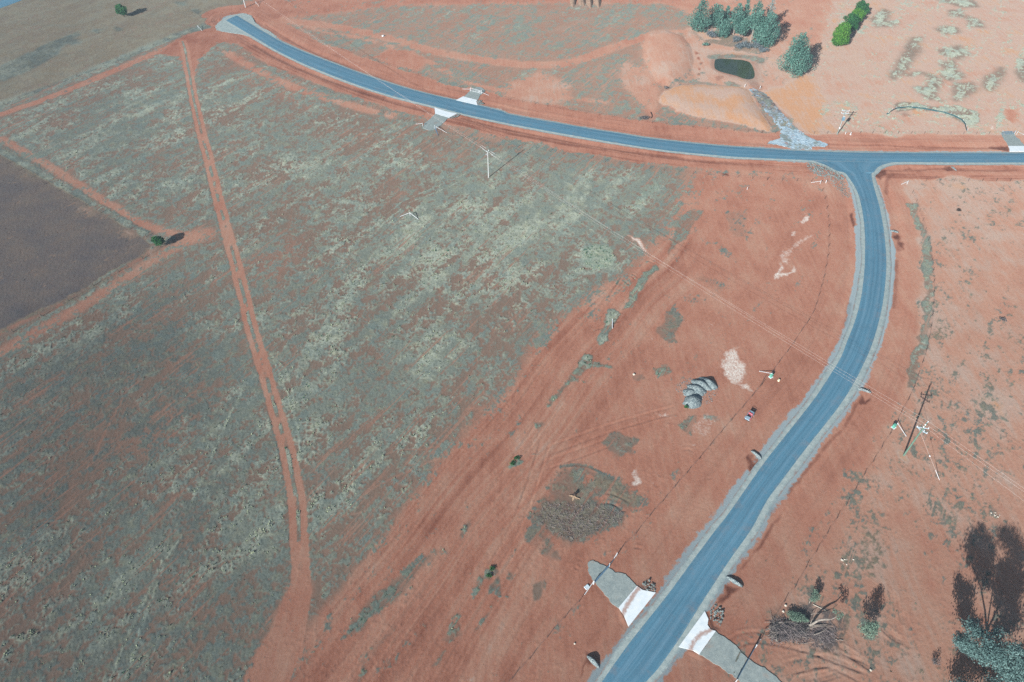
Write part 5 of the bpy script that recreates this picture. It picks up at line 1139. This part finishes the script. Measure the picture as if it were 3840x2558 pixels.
# ================================================================== trees, shrubs, brush
def leafmat(name, c1, c2, c3, rough=.75, trans=.12):
    m, n, b = nodemat(name, rough, .25); T = NT(n)
    sh = T.attr('tone'); c = T.ramp(sh, [(0, c1), (.55, c2), (1, c3)])
    n.links.new(c, b.inputs['Base Color'])
    return m
M_PINE = leafmat('blue_green_needles', A(52,88,80,.7), A(88,136,124,.8), A(140,182,166,.85))
M_PINEG = leafmat('grey_green_thin_needles', A(104,130,128,.75), A(142,166,164,.8), A(170,190,188,.85))
M_LIME = leafmat('bright_green_leaves', A(30,82,30,.62), A(76,138,46,.75), A(136,186,70,.85))
M_DGREEN = leafmat('deep_green_leaves', A(22,62,34,.6), A(44,112,58,.7), A(92,156,82,.8))
M_GUM = leafmat('blue_green_gum_leaves', A(60,86,86,.68), A(102,136,134,.78), A(156,186,182,.86))
M_SAGE = leafmat('sage_green_leaves', A(76,104,92,.68), A(120,148,130,.78), A(160,184,160,.86))
M_DRYL = leafmat('grey_dry_twigs', A(70,66,70,.7), A(118,114,116,.75), A(166,160,154,.8))
M_GSHRUB = leafmat('grey_blue_shrub_leaves', A(84,98,108,.7), A(122,136,142,.75), A(150,162,162,.8))
M_BARK = mat('pale_bark', A(150,138,128,.75), .9, .1, var=.3, scale=4, col2=A(190,182,172,.8))
M_BARKD = mat('dark_bark', A(84,74,70,.6), .9, .1, var=.3, scale=4)
def leaves(blobs, count, leaf, seed, shell=.55, droop=0.0):
    """many small leaf sprays spread through ellipsoidal clumps"""
    r = np.random.default_rng(seed); B = np.array(blobs, float); vol = (B[:, 3]*B[:, 4]*B[:, 5])**(2/3); cnt = np.maximum(8, (count*vol/vol.sum()).astype(int))
    Vs, Ts = [], []
    for b_, k in zip(B, cnt):
        d = r.normal(size=(k, 3)); d /= np.linalg.norm(d, axis=1)[:, None]; rad = shell+(1-shell)*r.random(k)**.6; rad *= 1+.18*(r.random(k)-.5)
        p = b_[:3]+(r.normal(size=(k, 3))*.52 if shell < 0 else d*rad[:, None])*b_[3:6]
        nrm_ = d+.9*r.normal(size=(k, 3)); nrm_ /= np.linalg.norm(nrm_, axis=1)[:, None]
        u = np.cross(nrm_, r.normal(size=(k, 3))); u /= np.linalg.norm(u, axis=1)[:, None]; v = np.cross(nrm_, u); v[:, 2] -= droop; s = leaf*(.55+.8*r.random(k))
        q = np.stack([p-u*s[:, None]*.5, p+v*s[:, None]*.35-u*s[:, None]*.1, p+u*s[:, None]*.6, p-v*s[:, None]*.35+u*s[:, None]*.1], 1)
        Vs.append(q.reshape(-1, 3)); base = .5+.3*(r.random()-.5); Ts.append(np.repeat(np.clip(base+.38*(r.random(k)-.5), 0, 1), 4))
    V = np.concatenate(Vs); F = np.arange(len(V)).reshape(-1, 4); me = np_mesh('crown', V, F, False); attr(me, 'tone', np.concatenate(Ts)); return me
def limbs(bm, h, r0, blobs, seed, lean=(0, 0), frac=.45, n=8):
    r = random.Random(seed); top = Vector((lean[0], lean[1], h*.86))
    ax = lambda q: Vector((lean[0]*q, lean[1]*q, h*.86*q))
    tube(bm, [ax(0)-Vector((0, 0, .2)), ax(.3)+Vector((r.uniform(-.1, .1), r.uniform(-.1, .1), 0)), ax(.65), top], [r0*1.15, r0*.85, r0*.5, r0*.12], n)
    for b_ in blobs:
        c = Vector(b_[:3]); q = max(.12, min(.8, (c.z/h)-.18)); s = ax(q); mdl = s.lerp(c, .5)+Vector((0, 0, .12*h*.3))
        tube(bm, [s, mdl, c], [r0*.4, r0*.25, r0*.06], 5)
def tree(name, label, base, h, blobs, m, leaf, count, seed, r0=.16, bark=None, lean=(0, 0), grp=None, shell=.55, cat='tree', z=None, droop=0.0):
    if name == 'shade_tree':
        r = random.Random(seed); big = list(blobs); shell = .5
        for _ in range(16):
            b_ = r.choice(big); a = r.random()*6.28; e = r.uniform(-.5, 1.3); s_ = b_[3]*r.uniform(.22, .4)
            blobs = blobs+[(b_[0]+math.cos(a)*math.cos(e)*b_[3]*.98, b_[1]+math.sin(a)*math.cos(e)*b_[4]*.98, b_[2]+math.sin(e)*b_[5]*.98, s_, s_, s_*.9)]
    x, y = base; t = thing(name, label, cat, (x, y, max(0, gz(x, y)) if z is None else z), group=grp)
    obj('crown', leaves(blobs, count, leaf, seed, shell, droop), m, t)
    bm = bmesh.new(); limbs(bm, h, r0, blobs, seed, lean); obj('trunk', bm, bark or M_BARK, t); return t
def cone_blobs(h, w, seed, low=.12, n=15, top=.32, lop=0.0):
    r = random.Random(seed); out = []
    for i in range(n):
        q = i/(n-1); z = h*(low+(1-low-.07)*q); env = w/2*(top+(1-top)*math.sin(math.pi*min(1, .28+.72*(1-q))*.5+0.0)*(1-q)**.45 if q > .25 else .62+q*1.2)
        a = i*2.4+r.uniform(-.5, .5); d = env*r.uniform(.25, .62); s = max(.5, env*r.uniform(.46, .66))
        out.append((math.cos(a)*d+lop*q, math.sin(a)*d, z, s, s, s*r.uniform(.8, 1.25)))
    for _ in range(14):
        b_ = r.choice(out); a = r.random()*6.28; s = b_[3]*r.uniform(.25, .45)
        out.append((b_[0]+math.cos(a)*b_[3]*.75, b_[1]+math.sin(a)*b_[3]*.75, b_[2]+b_[5]*r.uniform(-.1, .9), s, s, s*r.uniform(1.2, 2.0)))
    out.append((lop, 0, h*.95, w*.10, w*.10, h*.07)); return out
def pinet(label, ox, oy, s, b_, t_, w_, m, seed, count=4200, leaf=.42, grp='trees on the bank of the pond', **k):
    B = ZZ(ox, oy, s, b_)[0]; h = hgt((0, oy+b_[1]/s), (0, oy+t_[1]/s)); d = math.hypot(B[0], B[1]); sl = math.hypot(d, HC)
    w_m = w_/s*sl/FPX*1.38; lean = ((t_[0]-b_[0])/s*sl/FPX - B[0]/sl*0)*.0
    return tree('pine_tree', label, B, h, cone_blobs(h, w_m, seed, **k), m, leaf, count, seed, r0=.02*h, bark=M_BARK, grp=grp)
Z1 = (2580, 0, 6.534)
pinet('tall blue green tree at the left end of the pond bank', *Z1, (250,760), (345,15), 420, M_PINE, 1, 5200)
pinet('blue green tree second from the left on the pond bank', *Z1, (650,660), (700,115), 340, M_PINE, 2, 4200)
pinet('low bushy blue green tree at the front left of the bank trees', *Z1, (850,890), (850,500), 300, M_PINE, 3, 3400)
pinet('slim blue green tree between two larger bank trees', *Z1, (900,600), (905,145), 130, M_PINE, 4, 1500)
pinet('blue green tree in the centre left of the bank trees', *Z1, (1110,850), (1045,85), 300, M_PINE, 5, 3800, low=.2)
pinet('thin topped blue green tree rising at the back of the bank', *Z1, (1310,760), (1340,-5), 290, M_PINE, 6, 3400, top=.15)
pinet('blue green tree with pale stems at the front centre of the bank', *Z1, (1290,970), (1290,470), 260, M_PINE, 7, 2500, low=.35)
pinet('tall blue green tree with a long white trunk on the bank', *Z1, (1530,1040), (1615,40), 330, M_PINE, 8, 3800, low=.38)
pinet('blue green tree right of the white trunk on the bank', *Z1, (1700,1030), (1690,400), 320, M_PINE, 9, 3400, low=.2)
pinet('broad blue green tree at the right end of the pond bank', *Z1, (1860,1130), (1970,310), 500, M_PINE, 10, 6500)
pinet('sparse grey tree standing behind the right end of the bank', *Z1, (1900,760), (1945,-30), 230, M_PINEG, 11, 1100, low=.3)
Z2 = (2840, 0, 2.354)
pinet('single blue green tree standing right of the pond', *Z2, (300,655), (375,300), 215, M_PINE, 12, 9000, grp=None, n=20)
tree('shade_tree', 'yellow green rounded tree, nearest of the bright row', ZZ(*Z2, (715,405))[0], hgt((0,405/2.354), (0,192/2.354)), [(0,0,3.0,3.1,3.0,2.6),(-.4,.2,5.2,3.0,2.9,2.4),(.3,0,7.0,2.3,2.3,1.9),(-1.4,-.8,2.4,2.0,2.0,1.9),(1.5,-.5,2.6,2.0,1.9,1.9),(.2,.4,8.0,1.4,1.4,1.2),(-1.2,.3,6.2,1.6,1.6,1.4),(1.3,.2,5.6,1.7,1.7,1.5)], M_LIME, .36, 9000, 21, .22, M_BARKD, grp='bright green garden trees in a row', shell=.75)
tree('shade_tree', 'dark green tree hidden partly behind the yellow green one', ZZ(*Z2, (805,285))[0], 7.6, [(0,0,3.0,2.6,2.4,2.6),(-1.2,.2,5.2,2.0,2.0,1.9),(.8,.2,4.6,2.1,2.0,1.9),(-.5,0,6.4,1.5,1.5,1.2),(1.2,-.6,2.6,1.7,1.6,1.6)], M_DGREEN, .36, 5000, 22, .2, M_BARKD, grp='bright green garden trees in a row', shell=.75)
tree('shade_tree', 'mid green round tree, third from the front in the bright row', ZZ(*Z2, (860,205))[0], 5.6, [(0,0,2.4,2.5,2.4,2.2),(-.8,.2,3.8,1.9,1.9,1.6),(.9,.1,3.6,1.8,1.8,1.6),(0,0,4.6,1.5,1.5,1.1)], M_LIME, .36, 4000, 23, .18, M_BARKD, grp='bright green garden trees in a row', shell=.75)
tree('shade_tree', 'deep green tree at the far end of the bright row', ZZ(*Z2, (895,150))[0], 6.2, [(0,0,2.6,2.5,2.4,2.4),(-.6,.3,4.6,2.0,2.0,1.7),(1.0,.1,3.8,1.8,1.8,1.6),(-.5,0,5.4,1.3,1.3,1.0)], M_DGREEN, .36, 4000, 24, .18, M_BARKD, grp='bright green garden trees in a row', shell=.75)
tree('shade_tree', 'lone green tree in the brown paddock beyond the old fence', K1(0,0,1098,152), hgt((0,152/2.354), (0,44/2.354)), [(0,0,2.6,2.0,1.9,1.5),(-.9,.3,3.6,1.5,1.5,1.2),(.8,0,3.3,1.5,1.5,1.3),(-.4,.2,4.4,1.2,1.2,.9),(.5,-.3,2.0,1.5,1.4,1.0)], M_DGREEN, .34, 4200, 25, .15, M_BARKD, shell=.6)
tree('shade_tree', 'small round green tree at the corner of the burnt paddock', K1(0,1,1420,676), hgt((0,640+676/2.354), (0,640+586/2.354)), [(0,0,1.9,1.35,1.3,1.0),(-.5,.2,2.5,1.1,1.1,.8),(.5,0,2.4,1.1,1.1,.85),(0,.1,2.9,.9,.9,.5)], M_DGREEN, .26, 3600, 26, .11, M_BARKD, shell=.6)
# shrubs at the foot of the bank
def shrub(label, p, h, w_, m, seed, count=500, leaf=.3, grp=None, name='shrub'):
    r = random.Random(seed); bl = [(r.uniform(-.3, .3)*w_, r.uniform(-.3, .3)*w_, h*r.uniform(.35, .7), w_*.32, w_*.3, h*.34) for _ in range(5)]
    t = thing(name, label, 'shrub', (*p, max(0, gz(*p))), group=grp); obj('foliage', leaves(bl, count, leaf, seed, .3), m, t)
    bm = bmesh.new()
    for b_ in bl: tube(bm, [(0, 0, -.1), (b_[0]*.5, b_[1]*.5, b_[2]*.6), b_[:3]], [.04, .03, .01], 5)
    obj('stem', bm, M_BARKD, t)
gs = 'grey shrubs along the pond bank'
for i, (lb, q, h, w_) in enumerate((('wide grey shrub below the left bank trees', (600,930), 2.6, 5.5), ('pale grey green shrub in the gap of the bank trees', (1150,1020), 2.4, 4.2), ('grey shrub in front of the white trunk', (1420,1160), 2.6, 4.4), ('grey shrub at the centre foot of the bank trees', (1270,1190), 2.2, 4.0), ('grey shrub right of the white trunk at the water side', (1680,1150), 2.4, 4.6), ('grey shrub at the right foot of the bank trees', (1830,1250), 1.8, 4.2), ('small dark shrub alone left of the pond', (410,1130), 1.6, 2.4))):
    shrub(lb, ZZ(*Z1, q)[0], h, w_, M_GSHRUB if i < 6 else M_PINE, 40+i, 700 if i < 6 else 300, .34, gs)
shrub('bright green weed at the foot of the front gravel heap', K1(2,2,1582,612), .9, .9, M_DGREEN, 50, 260, .16, name='weed')
shrub('grey scrub beside the curved black hose', K1(2,0,1205,1048), .9, 3.2, M_DRYL, 51, 420, .3)
shrub('small dry shrub between the two spoil banks', K1(2,0,1400,780), .8, 1.8, M_DRYL, 52, 200, .25)
shrub('dark dry shrub in the bare east paddock', K1(3,1,1775,355), .5, 1.6, M_BARKD, 53, 160, .2)
shrub('dark dry shrub at the head of the grey strip', K1(3,1,2165,1325), .7, 1.4, M_DRYL, 54, 220, .2)
for i, (lb, q) in enumerate((('dark green weed tuft at the lower end of the ruts', (2110,560)), ('dark green weed tuft just below its twin on the ruts', (2080,620)))): shrub(lb, K1(1,3,*q), .4, 1.1, M_DGREEN, 55+i, 200, .16, 'green weeds on the bare strip', 'weed')
shrub('upper dark green weed patch beside the red track', K1(1,2,2330,1060), .35, 1.2, M_DGREEN, 57, 200, .16, 'green weeds on the bare strip', 'weed')
shrub('lower dark green weed patch beside the red track', K1(1,2,2280,1100), .35, 1.3, M_DGREEN, 58, 200, .16, 'green weeds on the bare strip', 'weed')

# --- the gums at the lower right corner, from their shadows
TE = math.tan(R(SUN_EL)); DS = np.array([math.sin(R(SUN_AZ)), math.cos(R(SUN_AZ))])
def from_shadow(root, s):
    v = np.array(s)-np.array(root); z = float(v@DS)*TE; lat = v-DS*float(v@DS); return lat[0], lat[1], z
Z3 = (3560, 1960, 2.621)
def gum(label, root, blobs, branches, seed, count, leaf, r0, extra=(), name='gum_tree', m=M_GUM, bark=M_BARKD, kz=1.0, spread=0.0):
    Rt = ZZ(*Z3, root)[0]; rr = random.Random(seed); mpx = math.hypot(Rt[0], Rt[1], HC)/FPX
    bl = []
    for q in blobs:
        x, y, z = from_shadow(Rt, ZZ(*Z3, q[:2])[0]); k = q[2]/2.621*mpx*1.3; o_ = rr.uniform(-1, 1)*spread*min(1, z/6)
        o_ -= .15*z/TE; bl.append((x+DS[0]*o_, y+DS[1]*o_, z-o_*TE, k, k, k*.9))
    bl += list(extra)
    t = thing(name, label, 'tree', (*Rt, 0), group='gum trees in the lower right corner'); obj('crown', leaves(bl, count, leaf, seed, -1, .5), m, t)
    bm = bmesh.new()
    for path, ra, rb in branches:
        P = [Vector(from_shadow(Rt, ZZ(*Z3, q)[0])) for q in path]; P[0].z = max(P[0].z, -.1) if P[0].z > .3 else -.2
        n_ = len(P); tube(bm, P, [ra+(rb-ra)*i/(n_-1) for i in range(n_)], 8)
    for b_ in bl:
        c = Vector(b_[:3]); best = min((v.co for v in bm.verts), key=lambda p: (p-c).length if p.z < c.z+.3 else 99)
        if (best-c).length > .4: tube(bm, [best.copy(), best.lerp(c, .55)+Vector((0, 0, .15)), c], [r0*.18, r0*.12, .012], 5)
    obj('trunk', bm, bark, t); return t
gum('large spreading gum in the corner, throwing the widest shadow', (352,1460),
    [(310,60,34),(230,130,40),(330,160,44),(200,220,40),(270,240,44),(390,210,40),(420,290,34),(220,300,28),(320,340,44),(380,400,44),(280,420,40),(200,370,24),(310,500,40),(390,500,34),(370,590,34),(520,110,40),(600,110,40),(650,180,44),(560,200,34),(700,270,44),(640,280,40),(700,350,36),(560,420,44),(640,450,48),(500,470,40),(600,540,48),(680,540,44),(530,570,44),(690,620,44),(600,650,44),(520,680,40),(470,620,36),(640,740,40),(560,780,40),(480,780,34),(620,860,44),(660,930,40),(570,930,44),(520,1010,40),(610,1000,36),(460,1050,28),(790,480,44),(820,620,44),(800,760,40),(850,320,40),(900,520,40)],
    [([(352,1460),(356,1300),(362,1150),(368,1060)],.30,.2), ([(368,1060),(350,860),(310,640),(240,460),(200,300)],.17,.03), ([(365,1070),(390,900),(420,700),(440,450),(430,300)],.13,.03), ([(372,1050),(420,960),(480,820),(540,600),(600,350),(600,150)],.16,.03), ([(360,1140),(460,1060),(560,880),(640,700),(700,540)],.13,.03), ([(430,1080),(560,1080),(680,1050),(780,1030)],.09,.02), ([(480,820),(600,760),(760,640),(850,520)],.08,.02)],
    71, 22000, .25, .3, spread=2.6)
gum('slender gum left of the large one, with a narrow shadow', (190,1345),
    [(95,550,26),(85,610,26),(150,620,30),(95,690,30),(190,640,26),(210,700,26),(130,750,36),(180,790,34),(110,850,28),(150,860,32),(195,880,30),(140,930,22),(230,950,24),(285,980,24),(215,1010,24),(175,1000,18)],
    [([(190,1345),(188,1250),(170,1050),(140,900),(120,760),(95,600)],.13,.02), ([(186,1230),(150,1180),(120,1120),(98,1060)],.06,.015), ([(172,1060),(240,980),(290,960)],.05,.015)],
    72, 4600, .22, .13, spread=1.4)
gum('low leafy gum at the bottom edge below the slender one', (150,1690), [(120,1290,34),(180,1330,40),(100,1400,44),(220,1400,44),(140,1440,48),(270,1450,40),(330,1420,36),(60,1450,34)],
    [([(150,1690),(150,1600),(140,1480),(120,1320)],.14,.03), ([(150,1600),(230,1480),(320,1420)],.07,.02)], 73, 3600, .2, .14, spread=1.8)
gum('leafy gum at the bottom edge under the large one', (470,1700), [(420,1330,48),(500,1300,52),(600,1340,52),(560,1400,54),(440,1420,54),(660,1400,50),(720,1330,50),(640,1480,54),(540,1500,52),(420,1510,48),(760,1440,50)],
    [([(470,1700),(480,1600),(500,1450),(510,1320)],.18,.03), ([(480,1600),(600,1460),(720,1340)],.09,.02), ([(478,1610),(430,1500),(420,1350)],.07,.02)], 74, 5600, .21, .18, spread=2.2)
# sapling and pale bush
B = K1(3,3,930,1160); tree('sapling', 'young sage green tree with a dappled shadow, left of the gums', B, 5.2, [(.3,.3,2.4,1.3,1.3,.9),(-.6,.5,3.0,1.1,1.1,.9),(.8,.2,3.3,1.1,1.1,.9),(.1,-.5,3.0,1.1,1.1,.9),(.2,.4,4.1,1.0,1.0,.8),(-.4,-.1,4.4,.7,.7,.6),(.7,.5,4.5,.6,.6,.5),(.1,.2,5.0,.4,.4,.4)], M_SAGE, .17, 2600, 81, .07, M_BARK, shell=.25)
shrub('small pale dead bush right of the sapling', K1(3,3,1562,1392), 1.5, 1.4, M_DRYL, 82, 320, .14)
# --- the brush heap
Z4 = (2880, 2200, 6.03)
def P3(q, z): x, y = SP(Z4[0]+q[0]/Z4[2], Z4[1]+q[1]/Z4[2], z=z); return Vector((x, y, z))
O = P3((930,860), 0); t = thing('fallen_tree', 'fallen pale limbed tree with a raised leafy end on the brush heap', 'fallen tree', O)
bm = bmesh.new(); tube(bm, [p-O for p in (P3((925,880), .2), P3((1000,850), .5), P3((1080,800), 1.0), P3((1160,755), 1.5), P3((1300,740), 2.0), P3((1440,735), 2.4), P3((1560,680), 2.9))], [.21, .2, .18, .15, .12, .09, .04], 9); obj('trunk', bm, M_BARK, t)
for path, ra in (([((1080,800),1.0),((1200,770),1.3),((1380,760),1.5),((1500,720),1.9)], .07), ([((880,930),.3),((960,900),.4),((1130,870),.5),((1330,850),.6)], .09), ([((900,960),.2),((1080,900),.4),((1250,890),.4),((1490,905),.2)], .08), ([((1040,1090),.25),((1160,1050),.4),((1260,1000),.5),((1360,920),.5)], .09), ([((850,1080),.15),((880,960),.3),((940,900),.5)], .06), ([((230,810),.3),((420,800),.4),((640,790),.4),((800,770),.3)], .06), ([((560,900),.3),((640,850),.5),((760,880),.4)], .06), ([((1160,1080),.1),((1165,1180),.08),((1190,1300),.06),((1200,1440),.05)], .05), ([((1170,1100),.1),((1210,1230),.08),((1280,1330),.06)], .04), ([((1220,1060),.1),((1270,1120),.08),((1330,1180),.06)], .035), ([((1440,960),.1),((1470,1080),.08),((1500,1170),.08)], .04), ([((960,830),.6),((990,760),1.1),((1040,720),1.5)], .06), ([((970,630),.5),((1050,610),.8),((1160,605),.9)], .05)):
    bm = bmesh.new(); tube(bm, [P3(q, z)-O for q, z in path], [ra*(1-.75*i/(len(path)-1)) for i in range(len(path))], 6); obj('branch', bm, M_BARK, t)
tip = P3((1570,640), 3.1)-O; bl = [(tip.x+a, tip.y+b_, tip.z+c_, .5, .5, .4) for a, b_, c_ in ((0,0,0),(.6,.3,.1),(-.3,.6,.2),(.3,-.3,-.5),(.9,.1,-.4))]
obj('foliage', leaves(bl, 260, .2, 83, .2), M_SAGE, t)
t = thing('brush_heap', 'grey purple heap of dead twigs under the fallen tree', 'brush heap', P3((450,1000), 0)); O2 = Vector(t.location)
r = np.random.default_rng(5); bm = bmesh.new()
for k in range(2600):
    q = (r.uniform(60, 920), 0); q = (q[0], r.normal(1000, 115)-.1*(q[0]-450)*.3); z = abs(r.normal(0, .28))*max(.15, 1-((q[0]-480)/480)**2)
    c = P3(q, z)-O2; a = r.normal(.35, .9); l_ = r.uniform(.3, 1.1); e = Vector((math.cos(a), math.sin(a), r.uniform(-.25, .4)))*l_*.5
    cyl(bm, c-e, c+e, r.uniform(.012, .03), n=3, caps=False)
for k in range(700):
    q = (r.uniform(980, 1520), r.normal(1080, 120)); z = abs(r.normal(0, .1)); c = P3(q, z)-O2; a = r.normal(-.6, .8); l_ = r.uniform(.3, 1.3); e = Vector((math.cos(a), math.sin(a), r.uniform(-.1, .15)))*l_*.5
    cyl(bm, c-e, c+e, r.uniform(.008, .018), n=3, caps=False)
obj('twigs', bm, mat('purple_grey_twigs', A(104,92,100,.7), .9, .1, var=.4, scale=3, col2=A(190,178,176,.82)), t)
bm = bmesh.new()
for k in range(60):
    q = (r.uniform(60, 900), r.normal(1000, 100)); c = P3(q, r.uniform(.05, .55))-O2; a = r.normal(.25, .8); l_ = r.uniform(1.4, 3.4); e = Vector((math.cos(a), math.sin(a), r.uniform(-.12, .16)))*l_*.5; s_ = Vector((-e.y, e.x, 0))*r.uniform(-.12, .12)
    tube(bm, [c-e, c+s_, c+e], [r.uniform(.03, .06), .03, .012], 5)
obj('long_sticks', bm, M_BARK, t)
bl = []
for k in range(26):
    q = (r.uniform(90, 880), r.normal(1010, 90)); c = P3(q, .25)-O2; bl.append((c.x, c.y, .22+r.random()*.25, .6, .5, .3))
obj('foliage', leaves(bl, 3800, .13, 84, .1), M_DRYL, t)
t = thing('leafy_branch', 'cut green leafy branch lying on the brush heap', 'branch', P3((680,680), 0)); O3 = Vector(t.location)
bl = []
for q, s in (((500,610),.7),((600,620),.75),((560,700),.75),((680,660),.8),((760,690),.75),((700,740),.7),((820,740),.65),((620,740),.7),((870,760),.5)):
    c = P3(q, .6)-O3; bl.append((c.x, c.y, .6, s, s*.8, .5))
obj('foliage', leaves(bl, 2800, .15, 85, .2), M_SAGE, t); bm = bmesh.new(); tube(bm, [P3((940,800), .3)-O3, P3((760,720), .7)-O3, P3((520,630), .6)-O3], [.08, .05, .01], 6); obj('stem', bm, M_BARKD, t)
t = thing('leafy_branch', 'small green branch propped up above the brush heap', 'branch', P3((930,380), 0)); O4 = Vector(t.location); bl = []
for q, z, s in (((1000,280),1.0,.5),((1060,200),1.4,.6),((1110,260),1.3,.6),((1080,120),1.6,.5),((1160,200),1.5,.4),((1060,300),.9,.5)):
    c = P3(q, z)-O4; bl.append((c.x, c.y, z, s, s, s*.8))
obj('foliage', leaves(bl, 1100, .15, 86, .2), M_SAGE, t); bm = bmesh.new(); tube(bm, [Vector((0, 0, 0)), P3((970,280), .8)-O4, P3((1080,140), 1.5)-O4], [.07, .05, .01], 6); obj('stem', bm, M_BARK, t)
bm = bmesh.new(); a, b_ = P3((1020,400), .12), P3((1300,535), .12); cyl(bm, Vector((0, 0, .1)), b_-a+Vector((0, 0, .1)), .06, .04, 8); tube(bm, [(b_-a)*.45+Vector((0, 0, .1)), (b_-a)*.7+Vector((.1, .25, .12)), (b_-a)*.85+Vector((.15, .4, .1))], [.03, .02, .01], 5)
tag(obj('stick', bm, M_BONE, loc=a-Vector((0, 0, .12))), 'long bleached stick above the fallen tree', 'stick')
bm = bmesh.new(); pts = [P3(q, .1) for q in ((1510,1195),(1545,1185),(1570,1215),(1620,1200),(1700,1215))]; tube(bm, [p-pts[0]+Vector((0, 0, .1)) for p in pts], .06, 6); tag(obj('stick', bm, M_BARK, loc=(pts[0].x, pts[0].y, 0)), 'crooked stick lying right of the brush heap', 'stick')
bm = bmesh.new(); P = K(2,3,(260,100),(340,-20),(840,-20),(1000,40),(1030,70),(1000,140),(860,180),(780,240),(560,320),(420,250),(290,170)); P2 = np.array(P)
for k in range(1500):
    x, y = r.uniform(P2[:, 0].min(), P2[:, 0].max()), r.uniform(P2[:, 1].min(), P2[:, 1].max())
    if not inside(np.array([x]), np.array([y]), P)[0]: continue
    a = r.random()*6.28; l_ = r.uniform(.2, .8); e = Vector((math.cos(a), math.sin(a), r.uniform(-.2, .25)))*l_*.5; c = Vector((x, y, gz(x, y)+r.uniform(.03, .16))); cyl(bm, c-e, c+e, r.uniform(.01, .025), n=3, caps=False)
tag(obj('fallen_twigs', bm, bpy.data.materials['purple_grey_twigs']), 'dead twigs littered over the round grey patch', 'twigs', kind='stuff')
# stump with splinters
p = K1(2,2,600,1385); t = thing('tree_stump', 'splintered pale stump in the grey mown patch', 'stump', (*p, 0)); bm = bmesh.new(); rr = random.Random(4)
cyl(bm, (0, 0, -.1), (.05, .1, .75), .3, .2, 10)
for k in range(12):
    a = rr.random()*6.28; cyl(bm, (math.cos(a)*.15, math.sin(a)*.15, .35), (math.cos(a)*rr.uniform(.3, .5), math.sin(a)*rr.uniform(.3, .5), rr.uniform(.6, 1.25)), .07, .01, 5)
obj('stump_body', bm, M_BARKD, t)
for k in range(9):
    a = rr.uniform(3.0, 5.8); l_ = rr.uniform(.5, 1.1); s = rr.uniform(.2, .8); bm = bmesh.new(); box(bm, (math.cos(a)*s, math.sin(a)*s-.2, .06+.05*k/3), (l_, .14, .06), Matrix.Rotation(a+rr.uniform(-.4, .4), 3, 'Z')); obj('splinter', bm, mat('split_wood', A(206,178,148,.85), .9, .1) if k == 0 else bpy.data.materials['split_wood'], t)
# ================================================================== the air
m = bpy.data.materials.new('thin_air_haze'); m.use_nodes = True; n = m.node_tree; n.nodes.clear()
pv = n.nodes.new('ShaderNodeVolumePrincipled'); pv.inputs['Color'].default_value = (.62, .84, 1.0, 1); pv.inputs['Density'].default_value = HAZE
ou = n.nodes.new('ShaderNodeOutputMaterial'); n.links.new(pv.outputs[0], ou.inputs['Volume'])
ext = float(np.abs(gx).max())+50; y0, y1 = float(gy.min())-50, float(gy.max())+50; zlo = float(Z.min())-1.6
bm = bmesh.new(); box(bm, (0, (y0+y1)/2, (zlo+128)/2), (2*ext, y1-y0, 128-zlo))
tag(obj('haze', bm, m), kind='stuff'); SC.cycles.volume_bounces = 0
